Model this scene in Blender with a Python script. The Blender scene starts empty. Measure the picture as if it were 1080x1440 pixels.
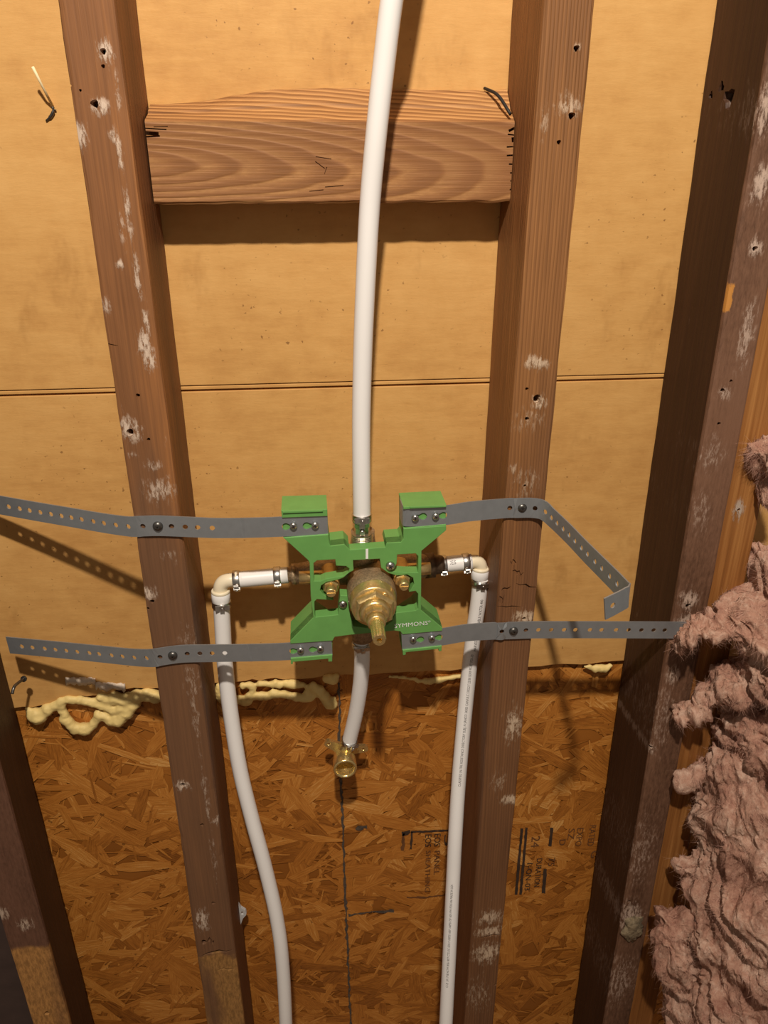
import bpy, bmesh, math, random
from mathutils import Vector, Matrix, noise
random.seed(7)
SC = bpy.context.scene
COL = SC.collection
R = math.radians

# ------------------------------------------------------------------ camera
# x runs right along the wall, y runs into the wall (stud fronts at y=0,
# sheathing face at y=0.09), z is height above the floor, metres.
FPX = 1077.0
CAM = Vector((0.0, -0.64, 1.45))
PITCH, YAW, ROLL = R(24.0), R(5.43), R(-0.19)
_f = Vector((math.sin(YAW)*math.cos(PITCH), math.cos(YAW)*math.cos(PITCH), -math.sin(PITCH)))
_r = Vector((math.cos(YAW), -math.sin(YAW), 0.0))
_u = _r.cross(_f)
AX_R = _r*math.cos(ROLL) + _u*math.sin(ROLL)
AX_U = -_r*math.sin(ROLL) + _u*math.cos(ROLL)
AX_F = _f
cd = bpy.data.cameras.new('camera')
cam = bpy.data.objects.new('camera', cd); COL.objects.link(cam)
cd.sensor_fit = 'VERTICAL'; cd.sensor_height = 36.0; cd.sensor_width = 27.0
cd.lens = 36.0*FPX/1440.0
cd.clip_start = 0.01
m = Matrix((AX_R, AX_U, -AX_F)).transposed().to_4x4(); m.translation = CAM
cam.matrix_world = m
SC.camera = cam

# ------------------------------------------------------------------ light
w = bpy.data.worlds.new('world'); SC.world = w; w.use_nodes = True
bg = w.node_tree.nodes['Background']
bg.inputs[0].default_value = (1.0, 0.86, 0.70, 1); bg.inputs[1].default_value = 0.17
ld = bpy.data.lights.new('ceiling_bulb', 'POINT'); ld.energy = 95.0; ld.color = (1.0, 0.89, 0.76)
ld.shadow_soft_size = 0.026
lo = bpy.data.objects.new('ceiling_bulb', ld); COL.objects.link(lo); lo.location = (-0.016, -0.90, 2.36)
SC.view_settings.view_transform = 'Standard'; SC.view_settings.look = 'None'
SC.view_settings.gamma = 1.0; SC.view_settings.use_curve_mapping = False
SC.view_settings.exposure = 0.0

# ------------------------------------------------------------------ helpers
def P(u, v, y):
    """the point of the plane at depth y seen at photo pixel (u, v)"""
    d = AX_F*FPX + AX_R*(u-540.0) + AX_U*(720.0-v)
    return CAM + d*((y-CAM.y)/d.y)
def proj(p):
    q = p-CAM; z = q.dot(AX_F)
    return (540+FPX*q.dot(AX_R)/z, 720-FPX*q.dot(AX_U)/z)

class MB:
    def __init__(s): s.v = []; s.f = []; s.sm = []
    def add(s, vs, fs, smooth=False):
        o = len(s.v); s.v += [Vector(a) for a in vs]
        for f in fs: s.f.append([o+i for i in f]); s.sm.append(smooth)
    def box(s, c, sx, sy, sz, ax=None):
        ax = ax or (Vector((1,0,0)), Vector((0,1,0)), Vector((0,0,1)))
        c = Vector(c); vs = []
        for k in (-1,1):
            for j in (-1,1):
                for i in (-1,1): vs.append(c+ax[0]*(i*sx/2)+ax[1]*(j*sy/2)+ax[2]*(k*sz/2))
        s.add(vs, [(0,2,3,1),(4,5,7,6),(0,1,5,4),(2,6,7,3),(0,4,6,2),(1,3,7,5)])
    def lathe(s, prof, org, axis, segs=24, smooth=True, close=True, phase=0.0, rfun=None):
        axis = Vector(axis).normalized(); a, b = basis(axis); org = Vector(org)
        vs = []; fs = []
        for (t, r) in prof:
            for i in range(segs):
                th = phase+2*math.pi*i/segs; rr = r*(rfun(th, t) if rfun else 1)
                vs.append(org+axis*t+a*(rr*math.cos(th))+b*(rr*math.sin(th)))
        n = len(prof)
        for k in range(n-1):
            for i in range(segs):
                j = (i+1) % segs
                fs.append((k*segs+i, k*segs+j, (k+1)*segs+j, (k+1)*segs+i))
        s.add(vs, fs, smooth)
        if close:
            o = len(s.v)-len(vs)
            s.f.append([o+i for i in range(segs)][::-1]); s.sm.append(False)
            s.f.append([o+(n-1)*segs+i for i in range(segs)]); s.sm.append(False)
    def sweep(s, pts, rad, segs=20, caps=True):
        pts = [Vector(p) for p in pts]; n = len(pts)
        rads = rad if isinstance(rad, (list, tuple)) else [rad]*n
        t0 = (pts[1]-pts[0]).normalized(); a, b = basis(t0); vs = []; fs = []
        for k in range(n):
            t = (pts[min(k+1, n-1)]-pts[max(k-1, 0)]).normalized()
            q = t0.rotation_difference(t); a = q @ a; b = q @ b; t0 = t
            for i in range(segs):
                th = 2*math.pi*i/segs
                vs.append(pts[k]+a*(rads[k]*math.cos(th))+b*(rads[k]*math.sin(th)))
        for k in range(n-1):
            for i in range(segs):
                j = (i+1) % segs; fs.append((k*segs+i, k*segs+j, (k+1)*segs+j, (k+1)*segs+i))
        s.add(vs, fs, True)
        if caps:
            o = len(s.v)-len(vs)
            s.f.append([o+i for i in range(segs)][::-1]); s.sm.append(False)
            s.f.append([o+(n-1)*segs+i for i in range(segs)]); s.sm.append(False)
    def mesh(s, name):
        me = bpy.data.meshes.new(name); me.from_pydata([tuple(v) for v in s.v], [], s.f)
        me.polygons.foreach_set('use_smooth', s.sm); me.update()
        return me
    def build(s, name, mat, parent=None, fix=True):
        me = s.mesh(name)
        if fix:
            bm = bmesh.new(); bm.from_mesh(me); bmesh.ops.recalc_face_normals(bm, faces=bm.faces[:]); bm.to_mesh(me); bm.free()
        return link(name, me, mat, parent)

def basis(t):
    t = Vector(t).normalized()
    h = Vector((0,0,1)) if abs(t.z) < 0.9 else Vector((0,-1,0))
    a = h.cross(t).normalized(); b = t.cross(a).normalized()
    return a, b
def link(name, me, mat, parent=None):
    o = bpy.data.objects.new(name, me); COL.objects.link(o)
    if mat: me.materials.clear(); me.materials.append(mat)
    if parent: o.parent = parent; o.matrix_parent_inverse = parent.matrix_world.inverted()
    return o
def rebase(o, loc):
    """move a mesh object's origin to loc without moving its surface"""
    loc = Vector(loc); o.data.transform(Matrix.Translation(-loc)); o.location = loc
def empty(name, loc):
    o = bpy.data.objects.new(name, None); COL.objects.link(o); o.location = loc; o.empty_display_size = 0.02
    o.matrix_world = Matrix.Translation(Vector(loc)); return o
def tag(o, label, cat=None, group=None, kind=None):
    if label: o['label'] = label
    if cat: o['category'] = cat
    if group: o['group'] = group
    if kind: o['kind'] = kind
    return o
def catmull(pts, n=10):
    pts = [Vector(p) for p in pts]; out = []
    q = [pts[0]*2-pts[1]]+pts+[pts[-1]*2-pts[-2]]
    for i in range(1, len(q)-2):
        a, b, c, d = q[i-1], q[i], q[i+1], q[i+2]
        for k in range(n):
            t = k/n
            out.append(0.5*((2*b)+(c-a)*t+(2*a-5*b+4*c-d)*t*t+(3*b-a-3*c+d)*t**3))
    out.append(pts[-1]); return out
def applied(o):
    dg = bpy.context.evaluated_depsgraph_get(); dg.update()
    me = bpy.data.meshes.new_from_object(o.evaluated_get(dg)); o.modifiers.clear(); old = o.data; o.data = me
    return o
def cut(o, cutter_mb, use_self=False):
    c = cutter_mb.build('cutter', None); md = o.modifiers.new('cut', 'BOOLEAN'); md.operation = 'DIFFERENCE'; md.solver = 'EXACT'; md.use_self = use_self; md.object = c
    mats = list(o.data.materials); applied(o); bpy.data.objects.remove(c)
    o.data.materials.clear()
    for m_ in mats: o.data.materials.append(m_)
def curve_solid(name, loops, y0, y1, mat, parent=None, bevel=0.0):
    """extrude closed outlines (x,z points; inner ones are holes) from depth y0 (front) to y1"""
    cu = bpy.data.curves.new(name, 'CURVE'); cu.dimensions = '2D'; cu.fill_mode = 'BOTH'
    cu.extrude = abs(y1-y0)/2-bevel; cu.bevel_depth = bevel; cu.bevel_resolution = 1; cu.offset = -bevel
    for lp in loops:
        sp = cu.splines.new('POLY'); sp.points.add(len(lp)-1); sp.use_cyclic_u = True; sp.use_smooth = False
        for i, (x, z) in enumerate(lp): sp.points[i].co = (x, z, 0, 1)
    t = bpy.data.objects.new(name+'_tmp', cu); COL.objects.link(t)
    dg = bpy.context.evaluated_depsgraph_get(); dg.update()
    me = bpy.data.meshes.new_from_object(t.evaluated_get(dg)); bpy.data.objects.remove(t); bpy.data.curves.remove(cu)
    me.transform(Matrix.Translation((0, (y0+y1)/2, 0)) @ Matrix.Rotation(R(90), 4, 'X'))
    me.name = name
    me.polygons.foreach_set('use_smooth', [False]*len(me.polygons))
    return link(name, me, mat, parent)
def text_mesh(body, size, spacing=1.0):
    cu = bpy.data.curves.new('txt', 'FONT'); cu.body = body; cu.size = size; cu.space_character = spacing; cu.resolution_u = 2
    t = bpy.data.objects.new('txt_tmp', cu); COL.objects.link(t)
    dg = bpy.context.evaluated_depsgraph_get(); dg.update()
    me = bpy.data.meshes.new_from_object(t.evaluated_get(dg)); bpy.data.objects.remove(t); bpy.data.curves.remove(cu)
    return me

# ------------------------------------------------------------------ materials
def srgb(r, g, b):
    f = lambda c: c/12.92 if c <= 0.04045 else ((c+0.055)/1.055)**2.4
    return (f(r/255), f(g/255), f(b/255), 1)
class NT:
    def __init__(s, name):
        s.m = bpy.data.materials.new(name); s.m.use_nodes = True; s.t = s.m.node_tree
        s.bsdf = s.t.nodes['Principled BSDF']; s.tint = None
    def tn(s, c): return tuple(a*b for a, b in zip(c[:3], s.tint))+(1,) if s.tint and isinstance(c, tuple) and len(c) == 4 else c
    def n(s, typ, **kw):
        nd = s.t.nodes.new(typ)
        for k, v in kw.items(): setattr(nd, k, v)
        return nd
    def l(s, a, b): s.t.links.new(a, b)
    def val(s, sock, v):
        if isinstance(v, bpy.types.NodeSocket): s.l(v, sock)
        elif v is not None: sock.default_value = v
    def math(s, op, a, b=None, c=None, clamp=False):
        nd = s.n('ShaderNodeMath', operation=op, use_clamp=clamp)
        s.val(nd.inputs[0], a); s.val(nd.inputs[1], b)
        if c is not None: s.val(nd.inputs[2], c)
        return nd.outputs[0]
    def mix(s, f, a, b):
        nd = s.n('ShaderNodeMix', data_type='RGBA'); s.val(nd.inputs[0], f); s.val(nd.inputs[6], s.tn(a)); s.val(nd.inputs[7], s.tn(b)); return nd.outputs[2]
    def pos(s): return s.n('ShaderNodeNewGeometry').outputs['Position']
    def scale(s, vec, sc, off=(0,0,0)):
        nd = s.n('ShaderNodeMapping'); s.l(vec, nd.inputs[0]); nd.inputs[3].default_value = sc; nd.inputs[1].default_value = off; return nd.outputs[0]
    def noise(s, vec, sc, det=3, rough=0.55, dist=0):
        nd = s.n('ShaderNodeTexNoise'); s.l(vec, nd.inputs['Vector']); nd.inputs['Scale'].default_value = sc; nd.inputs['Detail'].default_value = det
        nd.inputs['Roughness'].default_value = rough; nd.inputs['Distortion'].default_value = dist; return nd.outputs[0]
    def ramp(s, f, stops):
        nd = s.n('ShaderNodeValToRGB'); s.l(f, nd.inputs[0]); e = nd.color_ramp.elements
        while len(e) < len(stops): e.new(0.5)
        for i, (p, c) in enumerate(stops): e[i].position = p; e[i].color = s.tn(tuple(c)) if len(c) == 4 else (*c, 1)
        return nd.outputs[0]
    def step(s, f, a, b):
        nd = s.n('ShaderNodeMapRange', interpolation_type='SMOOTHSTEP'); s.val(nd.inputs[0], f); nd.inputs[1].default_value = a; nd.inputs[2].default_value = b; return nd.outputs[0]
    def bump(s, h, dist, strength=1.0):
        nd = s.n('ShaderNodeBump'); s.l(h, nd.inputs['Height']); nd.inputs['Distance'].default_value = dist; nd.inputs['Strength'].default_value = strength
        s.l(nd.outputs[0], s.bsdf.inputs['Normal'])
    def out(s, color=None, rough=None, metal=None, spec=None):
        b = s.bsdf
        if color is not None: s.val(b.inputs['Base Color'], color)
        if rough is not None: s.val(b.inputs['Roughness'], rough)
        if metal is not None: s.val(b.inputs['Metallic'], metal)
        if spec is not None: s.val(b.inputs['Specular IOR Level'], spec)
        return s.m

def plain(name, col, rough=0.5, metal=0.0, vary=0.12, nsc=60, spec=0.5, bump=0.0):
    t = NT(name); p = t.pos(); n = t.noise(p, nsc, 4)
    c2 = tuple(c*(1-vary) for c in col[:3])+(1,); c1 = tuple(min(1, c*(1+vary)) for c in col[:3])+(1,)
    c = t.ramp(n, [(0.3, c2), (0.7, c1)])
    if bump: t.bump(n, bump)
    return t.out(c, rough, metal, spec)

def wood(name, dark, mid, light, center, freq=130, along='z', dust=(), bare=None, dust_col=srgb(225,205,190), tilt=0.02, patch=(), fleck=0.5, rough=0.6, wobble=1.0, stain=0.5, front=None, ringc=0.10, low=None, fy=0.0045, tilty=0.0):
    """sawn softwood: growth rings about an axis along the board, fibres, flecks, plaster dust patches"""
    t = NT(name); t.tint = (0.95, 0.91, 0.84); p = t.pos()
    sx = t.n('ShaderNodeSeparateXYZ'); t.l(p, sx.inputs[0]); X, Y, Z = sx.outputs
    L, A = (Z, X) if along == 'z' else (X, Z)
    sc_long = (6, 6, 1.0) if along == 'z' else (1.0, 6, 6)
    nz = t.noise(t.scale(p, sc_long), 3.0, 3)
    dx = t.math('ADD', t.math('SUBTRACT', A, center[0]), t.math('MULTIPLY', t.math('SUBTRACT', L, center[2]), tilt))
    dy = t.math('ADD', t.math('SUBTRACT', Y, center[1]), t.math('MULTIPLY', t.math('SUBTRACT', L, center[2]), tilty))
    rr = t.math('SQRT', t.math('ADD', t.math('MULTIPLY', dx, dx), t.math('MULTIPLY', dy, dy)))
    rr = t.math('ADD', rr, t.math('MULTIPLY', t.math('SUBTRACT', nz, 0.5), 0.03*wobble))
    ring = t.math('FRACT', t.math('MULTIPLY', rr, freq))
    ring = t.math('MULTIPLY', t.step(ring, 0.0, 0.75), t.math('SUBTRACT', 1.0, t.step(ring, 0.8, 1.0)))
    fs = (420, 420, 9) if along == 'z' else (9, 420, 420)
    fib = t.noise(t.scale(p, fs), 1.0, 3, 0.6)
    big = t.noise(t.scale(p, (14, 14, 3) if along == 'z' else (3, 14, 14)), 1.0, 3)
    f = t.math('ADD', t.math('ADD', t.math('MULTIPLY', ring, -ringc), t.math('MULTIPLY', fib, 0.5)), t.math('MULTIPLY', big, stain))
    f = t.math('ADD', f, 0.5-0.25-stain*0.5+ringc*0.5)
    col = t.ramp(f, [(0.18, dark), (0.5, mid), (0.82, light)])
    scr = t.noise(t.scale(p, (330, 330, 90) if along == 'z' else (90, 330, 330)), 1.0, 5, 0.7)
    if low:
        lz = t.math('ADD', Z, t.math('MULTIPLY', t.math('SUBTRACT', t.noise(t.scale(p, (30, 30, 5)), 1.0, 3), 0.5), 0.5))
        lm = t.math('MULTIPLY', t.math('SUBTRACT', 1.0, t.step(lz, low[1]-0.12, low[1]+0.12)), low[2])
        col = t.mix(lm, col, t.mix(fib, tuple(c*0.6 for c in low[0][:3])+(1,), low[0]))
    if front:
        fm = t.math('MULTIPLY', t.math('LESS_THAN', Y, fy), t.math('MULTIPLY', t.step(t.math('ADD', t.math('MULTIPLY', scr, 0.4), t.math('MULTIPLY', big, 0.6)), 0.28, 0.6), front[1]))
        col = t.mix(fm, col, front[0])
    if bare:
        for (z0, jag, bc) in bare:
            zz = t.math('ADD', Z, t.math('MULTIPLY', t.math('SUBTRACT', t.noise(p, 38, 3), 0.5), jag))
            mk = t.math('SUBTRACT', 1.0, t.step(zz, z0-0.004, z0+0.004))
            bcol = t.mix(t.step(scr, 0.35, 0.65), tuple(c*0.55 for c in bc[:3])+(1,), bc)
            mk = t.math('MULTIPLY', mk, t.math('LESS_THAN', Y, 0.006))
            mk = t.math('MULTIPLY', mk, t.step(big, 0.3, 0.5))
            col = t.mix(mk, col, bcol)
    dm = None
    nblot = t.noise(t.scale(p, (95, 95, 60) if along == 'z' else (60, 95, 95)), 1.0, 5, 0.7)
    for (x0, z0, rx, rz, am) in dust:
        a = t.math('DIVIDE', t.math('SUBTRACT', X, x0), rx); b = t.math('DIVIDE', t.math('SUBTRACT', Z, z0), rz)
        d = t.math('SQRT', t.math('ADD', t.math('MULTIPLY', a, a), t.math('MULTIPLY', b, b)))
        k = t.math('MULTIPLY', t.math('SUBTRACT', 1.0, t.step(t.math('ADD', d, t.math('MULTIPLY', t.math('SUBTRACT', nblot, 0.5), 1.6)), 0.15, 1.25)), am*0.9)
        dm = k if dm is None else t.math('MAXIMUM', dm, k)
    fl = t.math('MULTIPLY', t.step(t.noise(t.scale(p, (60, 60, 22) if along == 'z' else (22, 60, 60)), 1.0, 5, 0.65), 0.60, 0.72), fleck)
    hz = t.noise(p, 9, 3)
    fl = t.math('MULTIPLY', fl, t.step(hz, 0.42, 0.62))
    dm = fl if dm is None else t.math('MAXIMUM', dm, fl)
    lum = t.math('MULTIPLY', dm, t.step(t.math('ADD', scr, t.math('MULTIPLY', dm, 0.20)), 0.54, 0.70), clamp=True)
    if dust: lum = t.math('MULTIPLY', lum, t.math('MAXIMUM', t.math('LESS_THAN', Y, 0.005), 0.25))
    col = t.mix(lum, col, dust_col)
    for (x0, z0, rx, rz, pc) in patch:
        a = t.math('ABSOLUTE', t.math('DIVIDE', t.math('SUBTRACT', X, x0), rx)); b = t.math('ABSOLUTE', t.math('DIVIDE', t.math('SUBTRACT', Z, z0), rz))
        d = t.math('ADD', t.math('MAXIMUM', a, b), t.math('MULTIPLY', t.math('SUBTRACT', t.noise(p, 160, 3), 0.5), 1.2))
        col = t.mix(t.math('MULTIPLY', t.math('SUBTRACT', 1.0, t.step(d, 0.85, 1.1)), t.math('LESS_THAN', Y, 0.004)), col, pc)
    h = t.math('ADD', t.math('MULTIPLY', fib, 0.6), t.math('ADD', t.math('MULTIPLY', ring, 0.3), t.math('MULTIPLY', lum, 0.5)))
    t.bump(h, 0.0012, 0.7)
    return t.out(col, rough, 0.0, 0.3)

def cardboard():
    t = NT('tan_sheathing'); t.tint = (0.96, 0.925, 0.87); p = t.pos()
    n1 = t.noise(t.scale(p, (1, 1, 1.6)), 5, 4); n2 = t.noise(t.scale(p, (25, 25, 110)), 1, 4, 0.65); n3 = t.noise(p, 42, 4, 0.6)
    f = t.math('ADD', t.math('ADD', t.math('MULTIPLY', n1, 0.45), t.math('MULTIPLY', n2, 0.3)), t.math('MULTIPLY', n3, 0.35))
    c = t.ramp(f, [(0.36, srgb(196,146,84)), (0.55, srgb(214,166,100)), (0.74, srgb(224,178,112))])
    sp = t.noise(p, 210, 2, 0.5); sp2 = t.noise(p, 6, 2)
    k = t.math('MULTIPLY', t.step(sp, 0.67, 0.74), t.step(sp2, 0.4, 0.6))
    c = t.mix(t.math('MULTIPLY', k, 0.65), c, srgb(112,72,34))
    st = t.math('MULTIPLY', t.step(t.noise(t.scale(p, (9, 9, 5)), 1.0, 5, 0.7), 0.56, 0.70), 0.42)
    c = t.mix(st, c, srgb(158,110,56))
    t.bump(t.math('ADD', n2, t.math('MULTIPLY', n3, 0.6)), 0.0008, 0.5)
    return t.out(c, 0.62, 0, 0.35)

def osb_mat():
    t = NT('oriented_strand_board'); t.tint = (0.98, 0.905, 0.80); at = t.n('ShaderNodeAttribute', attribute_name='rnd'); uv = t.n('ShaderNodeUVMap').outputs[0]
    p = t.pos()
    g = t.noise(t.scale(uv, (1.6, 20, 1)), 1.0, 5, 0.7); big = t.noise(p, 4, 3)
    f = t.math('ADD', t.math('ADD', t.math('MULTIPLY', at.outputs['Fac'], 0.30), t.math('MULTIPLY', g, 0.75)), t.math('MULTIPLY', big, 0.42))
    c = t.ramp(f, [(0.42, srgb(112,64,22)), (0.68, srgb(182,118,50)), (0.86, srgb(206,142,68)), (1.0, srgb(232,182,112))])
    sp = t.step(t.noise(p, 110, 2), 0.70, 0.76)
    c = t.mix(t.math('MULTIPLY', sp, 0.6), c, srgb(60,32,14))
    t.bump(g, 0.0008, 0.6)
    return t.out(c, 0.42, 0, 0.45)

def brass(name, col, rough, vary, nsc=220, metal=1.0):
    t = NT(name); p = t.pos(); n = t.noise(p, nsc, 4, 0.7)
    c = t.ramp(n, [(0.3, tuple(x*(1-vary) for x in col[:3])+(1,)), (0.65, col)])
    r = t.math('ADD', t.math('MULTIPLY', n, 0.25), rough-0.12)
    t.bump(n, 0.0006, 0.5)
    return t.out(c, r, metal)

M = {}
M['card'] = cardboard(); M['osb'] = osb_mat()
M['ink'] = plain('black_ink', srgb(64,46,34), 0.8, vary=0.3)
M['ink_faint'] = plain('faded_ink', srgb(112,70,36), 0.8, vary=0.3)
M['pex'] = plain('white_pex', srgb(247,244,242), 0.33, vary=0.015, nsc=15)
M['poly'] = plain('cream_polymer', srgb(240,226,196), 0.38, vary=0.03)
M['green'] = plain('green_plastic', srgb(106,162,86), 0.42, vary=0.05, nsc=90)
M['steel'] = plain('stainless', (0.62,0.60,0.57,1), 0.28, 1.0, 0.2, 300)
M['galv'] = plain('galvanised_strap', (0.40,0.425,0.45,1), 0.50, 0.75, 0.05, 120)
M['screw_dark'] = plain('dark_screw', (0.16,0.15,0.14,1), 0.35, 0.9, 0.2, 400)
M['brass'] = brass('brass', (0.88,0.64,0.28,1), 0.34, 0.25, 220, 0.85)
M['brass_new'] = brass('new_brass', (0.92,0.72,0.32,1), 0.26, 0.08, 220, 0.88)
M['bronze'] = brass('rough_bronze', (0.56,0.40,0.24,1), 0.48, 0.6, 420, 0.6)
M['bronze_dark'] = brass('dark_bronze', (0.20,0.13,0.08,1), 0.50, 0.5, 250, 0.8)
M['brass_dull'] = brass('dull_brass', (0.60,0.51,0.36,1), 0.34, 0.2, 260, 0.9)
M['white_ink'] = plain('white_print', srgb(240,240,236), 0.6, vary=0.02)
M['foam'] = plain('spray_foam', srgb(236,208,136), 0.6, vary=0.10, nsc=40, bump=0.001)
M['paper'] = plain('torn_paper', srgb(226,208,188), 0.7, vary=0.2, nsc=120)
M['dark_gap'] = plain('dark_void', srgb(40,28,22), 0.8, vary=0.2)

# ------------------------------------------------------------------ setting: sheathing, strand board, floor
WALL, OSBY = 0.090, 0.098
XL, XR = -0.95, 0.80
wall = tag(empty('wall_back', (0, WALL, 0.0)), 'tan sheathing panels above strand board closing the back of the stud bays', None, kind='structure')
zs = sum(P(u, v, WALL).z for u, v in ((0,552),(160,549),(690,537),(935,527)))/4
def panel(name, loop, y0, y1, mat): return curve_solid(name, [loop], y0, y1, mat, wall, 0.0006)
SL = -0.001
zline = lambda x: zs + SL*x
panel('sheathing_panel', [(XL, zline(XL)+0.0026), (XR, zline(XR)+0.0026), (XR, 2.4), (XL, 2.4)], WALL, WALL+0.006, M['card'])
panel('seam_strip', [(XL, zline(XL)-0.0016), (XR, zline(XR)-0.0016), (XR, zline(XR)+0.0016), (XL, zline(XL)+0.0016)], WALL+0.0004, WALL+0.006, M['card'])
panel('seam_backing', [(XL, zs-0.02), (XR, zs-0.02), (XR, zs+0.02), (XL, zs+0.02)], WALL+0.0062, WALL+0.012, M['card'])
# lower panel with a torn bottom edge
edge_px = [(-260,1015),(20,996),(58,992),(95,986),(112,978),(140,978),(165,970),(200,968),(235,966),(300,961),(345,958),(375,955),(410,955),(455,951),(500,949),(560,946),(600,944),(650,941),(700,939),(746,938),(790,934),(830,934),(880,929),(960,926),(1150,918)]
edge = []
for i, (u, v) in enumerate(edge_px):
    a = P(u, v, WALL)
    edge.append((a.x, a.z))
    if i < len(edge_px)-1:
        b = P(*edge_px[i+1], WALL)
        for k in (0.33, 0.66):
            edge.append((a.x+(b.x-a.x)*k, a.z+(b.z-a.z)*k+random.uniform(-0.0018, 0.0018)))
edge[0] = (XL, edge[0][1]); edge[-1] = (XR, edge[-1][1])
panel('sheathing_panel', edge+[(XR, zline(XR)-0.0036), (XL, zline(XL)-0.0036)], WALL, WALL+0.006, M['card'])
ztop_osb = max(z for _, z in edge)+0.04
mb = MB(); mb.box(((XL+XR)/2, OSBY+0.006, ztop_osb/2), XR-XL, 0.011, ztop_osb)
osb = mb.build('strand_board', M['osb'], wall)
# the pressed strands of the board, thin flakes lying at slightly different depths
sv = []; sf = []; su = []; srn = []
rs = random.Random(11)
def strand(x, z, ln, wd, ang, y, val, tiltx, tiltz):
    n = len(sv); ca, sa = math.cos(ang), math.sin(ang)
    hl, hw = ln/2, wd/2
    shape = [(-hl, -hw*rs.uniform(.4,1)), (-hl*rs.uniform(.2,.5), -hw), (hl*rs.uniform(.2,.6), -hw*rs.uniform(.8,1)), (hl, -hw*rs.uniform(.1,.8)), (hl*rs.uniform(.85,1), hw*rs.uniform(.3,.9)), (hl*rs.uniform(.1,.5), hw), (-hl*rs.uniform(.3,.6), hw*rs.uniform(.8,1)), (-hl*rs.uniform(.85,1), hw*rs.uniform(.1,.8))]
    for (a, b) in shape:
        sv.append((x+a*ca-b*sa, min(y+a*tiltx+b*tiltz, OSBY+0.0004), z+a*sa+b*ca)); su.append((a*25+val*31, b*25+val*17)); srn.append(val)
    sf.append(tuple(range(n, n+8)))
for i in range(5900):
    x = rs.uniform(-0.80, 0.78); z = rs.uniform(0.15, ztop_osb-0.02)
    ang = rs.choice((rs.gauss(0, 0.5), rs.uniform(0, math.pi), rs.gauss(0.9, 0.4), rs.gauss(-0.6, 0.4)))
    ln = rs.uniform(0.035, 0.10); wd = rs.uniform(0.008, 0.024)
    if rs.random() < 0.45: ln *= 0.6; wd *= 0.22
    strand(x, z, ln, wd, ang, OSBY-0.0002-rs.random()*0.0012, rs.random(), rs.uniform(-.006,.006), rs.uniform(-.02,.02))
me = bpy.data.meshes.new('pressed_strands'); me.from_pydata(sv, [], sf); me.update()
bm = bmesh.new(); bm.from_mesh(me)
for f_ in bm.faces:
    f_.normal_update()
    if f_.normal.y > 0: f_.normal_flip()
bm.to_mesh(me); bm.free()
uvl = me.uv_layers.new(name='UVMap')
for lp in me.loops: uvl.data[lp.index].uv = su[lp.vertex_index]
at = me.attributes.new('rnd', 'FLOAT', 'POINT'); at.data.foreach_set('value', srn)
tag(link('pressed_strands', me, M['osb'], wall), 'amber wood strands pressed into the board', kind='stuff')

mb = MB(); mb.box(((XL+XR)/2, -0.9, -0.012), XR-XL+1.0, 2.6, 0.024)
tag(mb.build('floor', plain('subfloor', srgb(120,84,50), 0.7, vary=0.15)), None, kind='structure')

# ------------------------------------------------------------------ studs
def edge_line(a, b, y):
    p, q = P(a[0], a[1], y), P(b[0], b[1], y); k = (q.x-p.x)/(q.z-p.z)
    return lambda z: p.x+(z-p.z)*k
def lumber(name, fl, fr, bl, br, mat, y0=0.0, y1=WALL-0.0005, z0=0.0, z1=2.4, rad=0.003, seed=0, rough=0.0005, holes=(), n=150, chip=0.0):
    mb = MB(); vs = []; k = None
    for i in range(n+1):
        z = z0+(z1-z0)*i/n
        A = [(fl(z), y0), (fr(z), y0), (br(z), y1), (bl(z), y1)]
        ring = []
        for c, (x, y) in enumerate(A):
            px, py = A[c-1]; nx, ny = A[(c+1) % 4]
            v = Vector((x, y)); a = (Vector((px, py))-v).normalized(); b = (Vector((nx, ny))-v).normalized()
            r = rad*(1+0.6*noise.noise((seed+c*7.3, z*22, 0)))
            if chip and c < 2: r += chip*max(0, noise.noise((seed+c*3.1, z*30, 5))-0.25)
            for t in (0.0, 0.5, 1.0):
                q = v+a*r*(1-t)+b*r*t if t != 0.5 else v+(a+b)*r*0.29
                w_ = rough*noise.noise((seed+c, z*14, t)); ring.append((q.x+w_, q.y+w_*0.6 if y < y1 else q.y))
        k = len(ring); vs += [(x, y, z) for x, y in ring]
    fs = []
    for i in range(n):
        for j in range(k):
            fs.append((i*k+j, i*k+(j+1) % k, (i+1)*k+(j+1) % k, (i+1)*k+j))
    fs.append(tuple(range(k))[::-1]); fs.append(tuple(n*k+j for j in range(k)))
    mb.add(vs, fs, False); o = mb.build(name, mat)
    if holes:
        cm = MB()
        for h in holes:
            u, v, r = h[:3]; c = P(u, v, y0); e = h[3] if len(h) > 3 else 1.0
            r *= 0.85; pr = [(-0.004, r*1.25), (0.0006, r*1.1), (0.002, r), (0.011, r*0.7)]
            cm.lathe(pr, c, (0, 1, 0), 12, False, True, phase=u, rfun=lambda th, t: 1+0.12*math.sin(3*th+u)+(e-1)*abs(math.sin(th)))
        cut(o, cm)
    x0 = (fl(z0)+fr(z0))/2; rebase(o, (x0, (y0+y1)/2, z0)); return o
def D(u, v, ru, rv, am, y=0.0):
    c = P(u, v, y); a = P(u+ru, v, y); b = P(u, v+rv, y); return (c.x, c.z, abs(a.x-c.x), abs(b.z-c.z), am)

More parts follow.
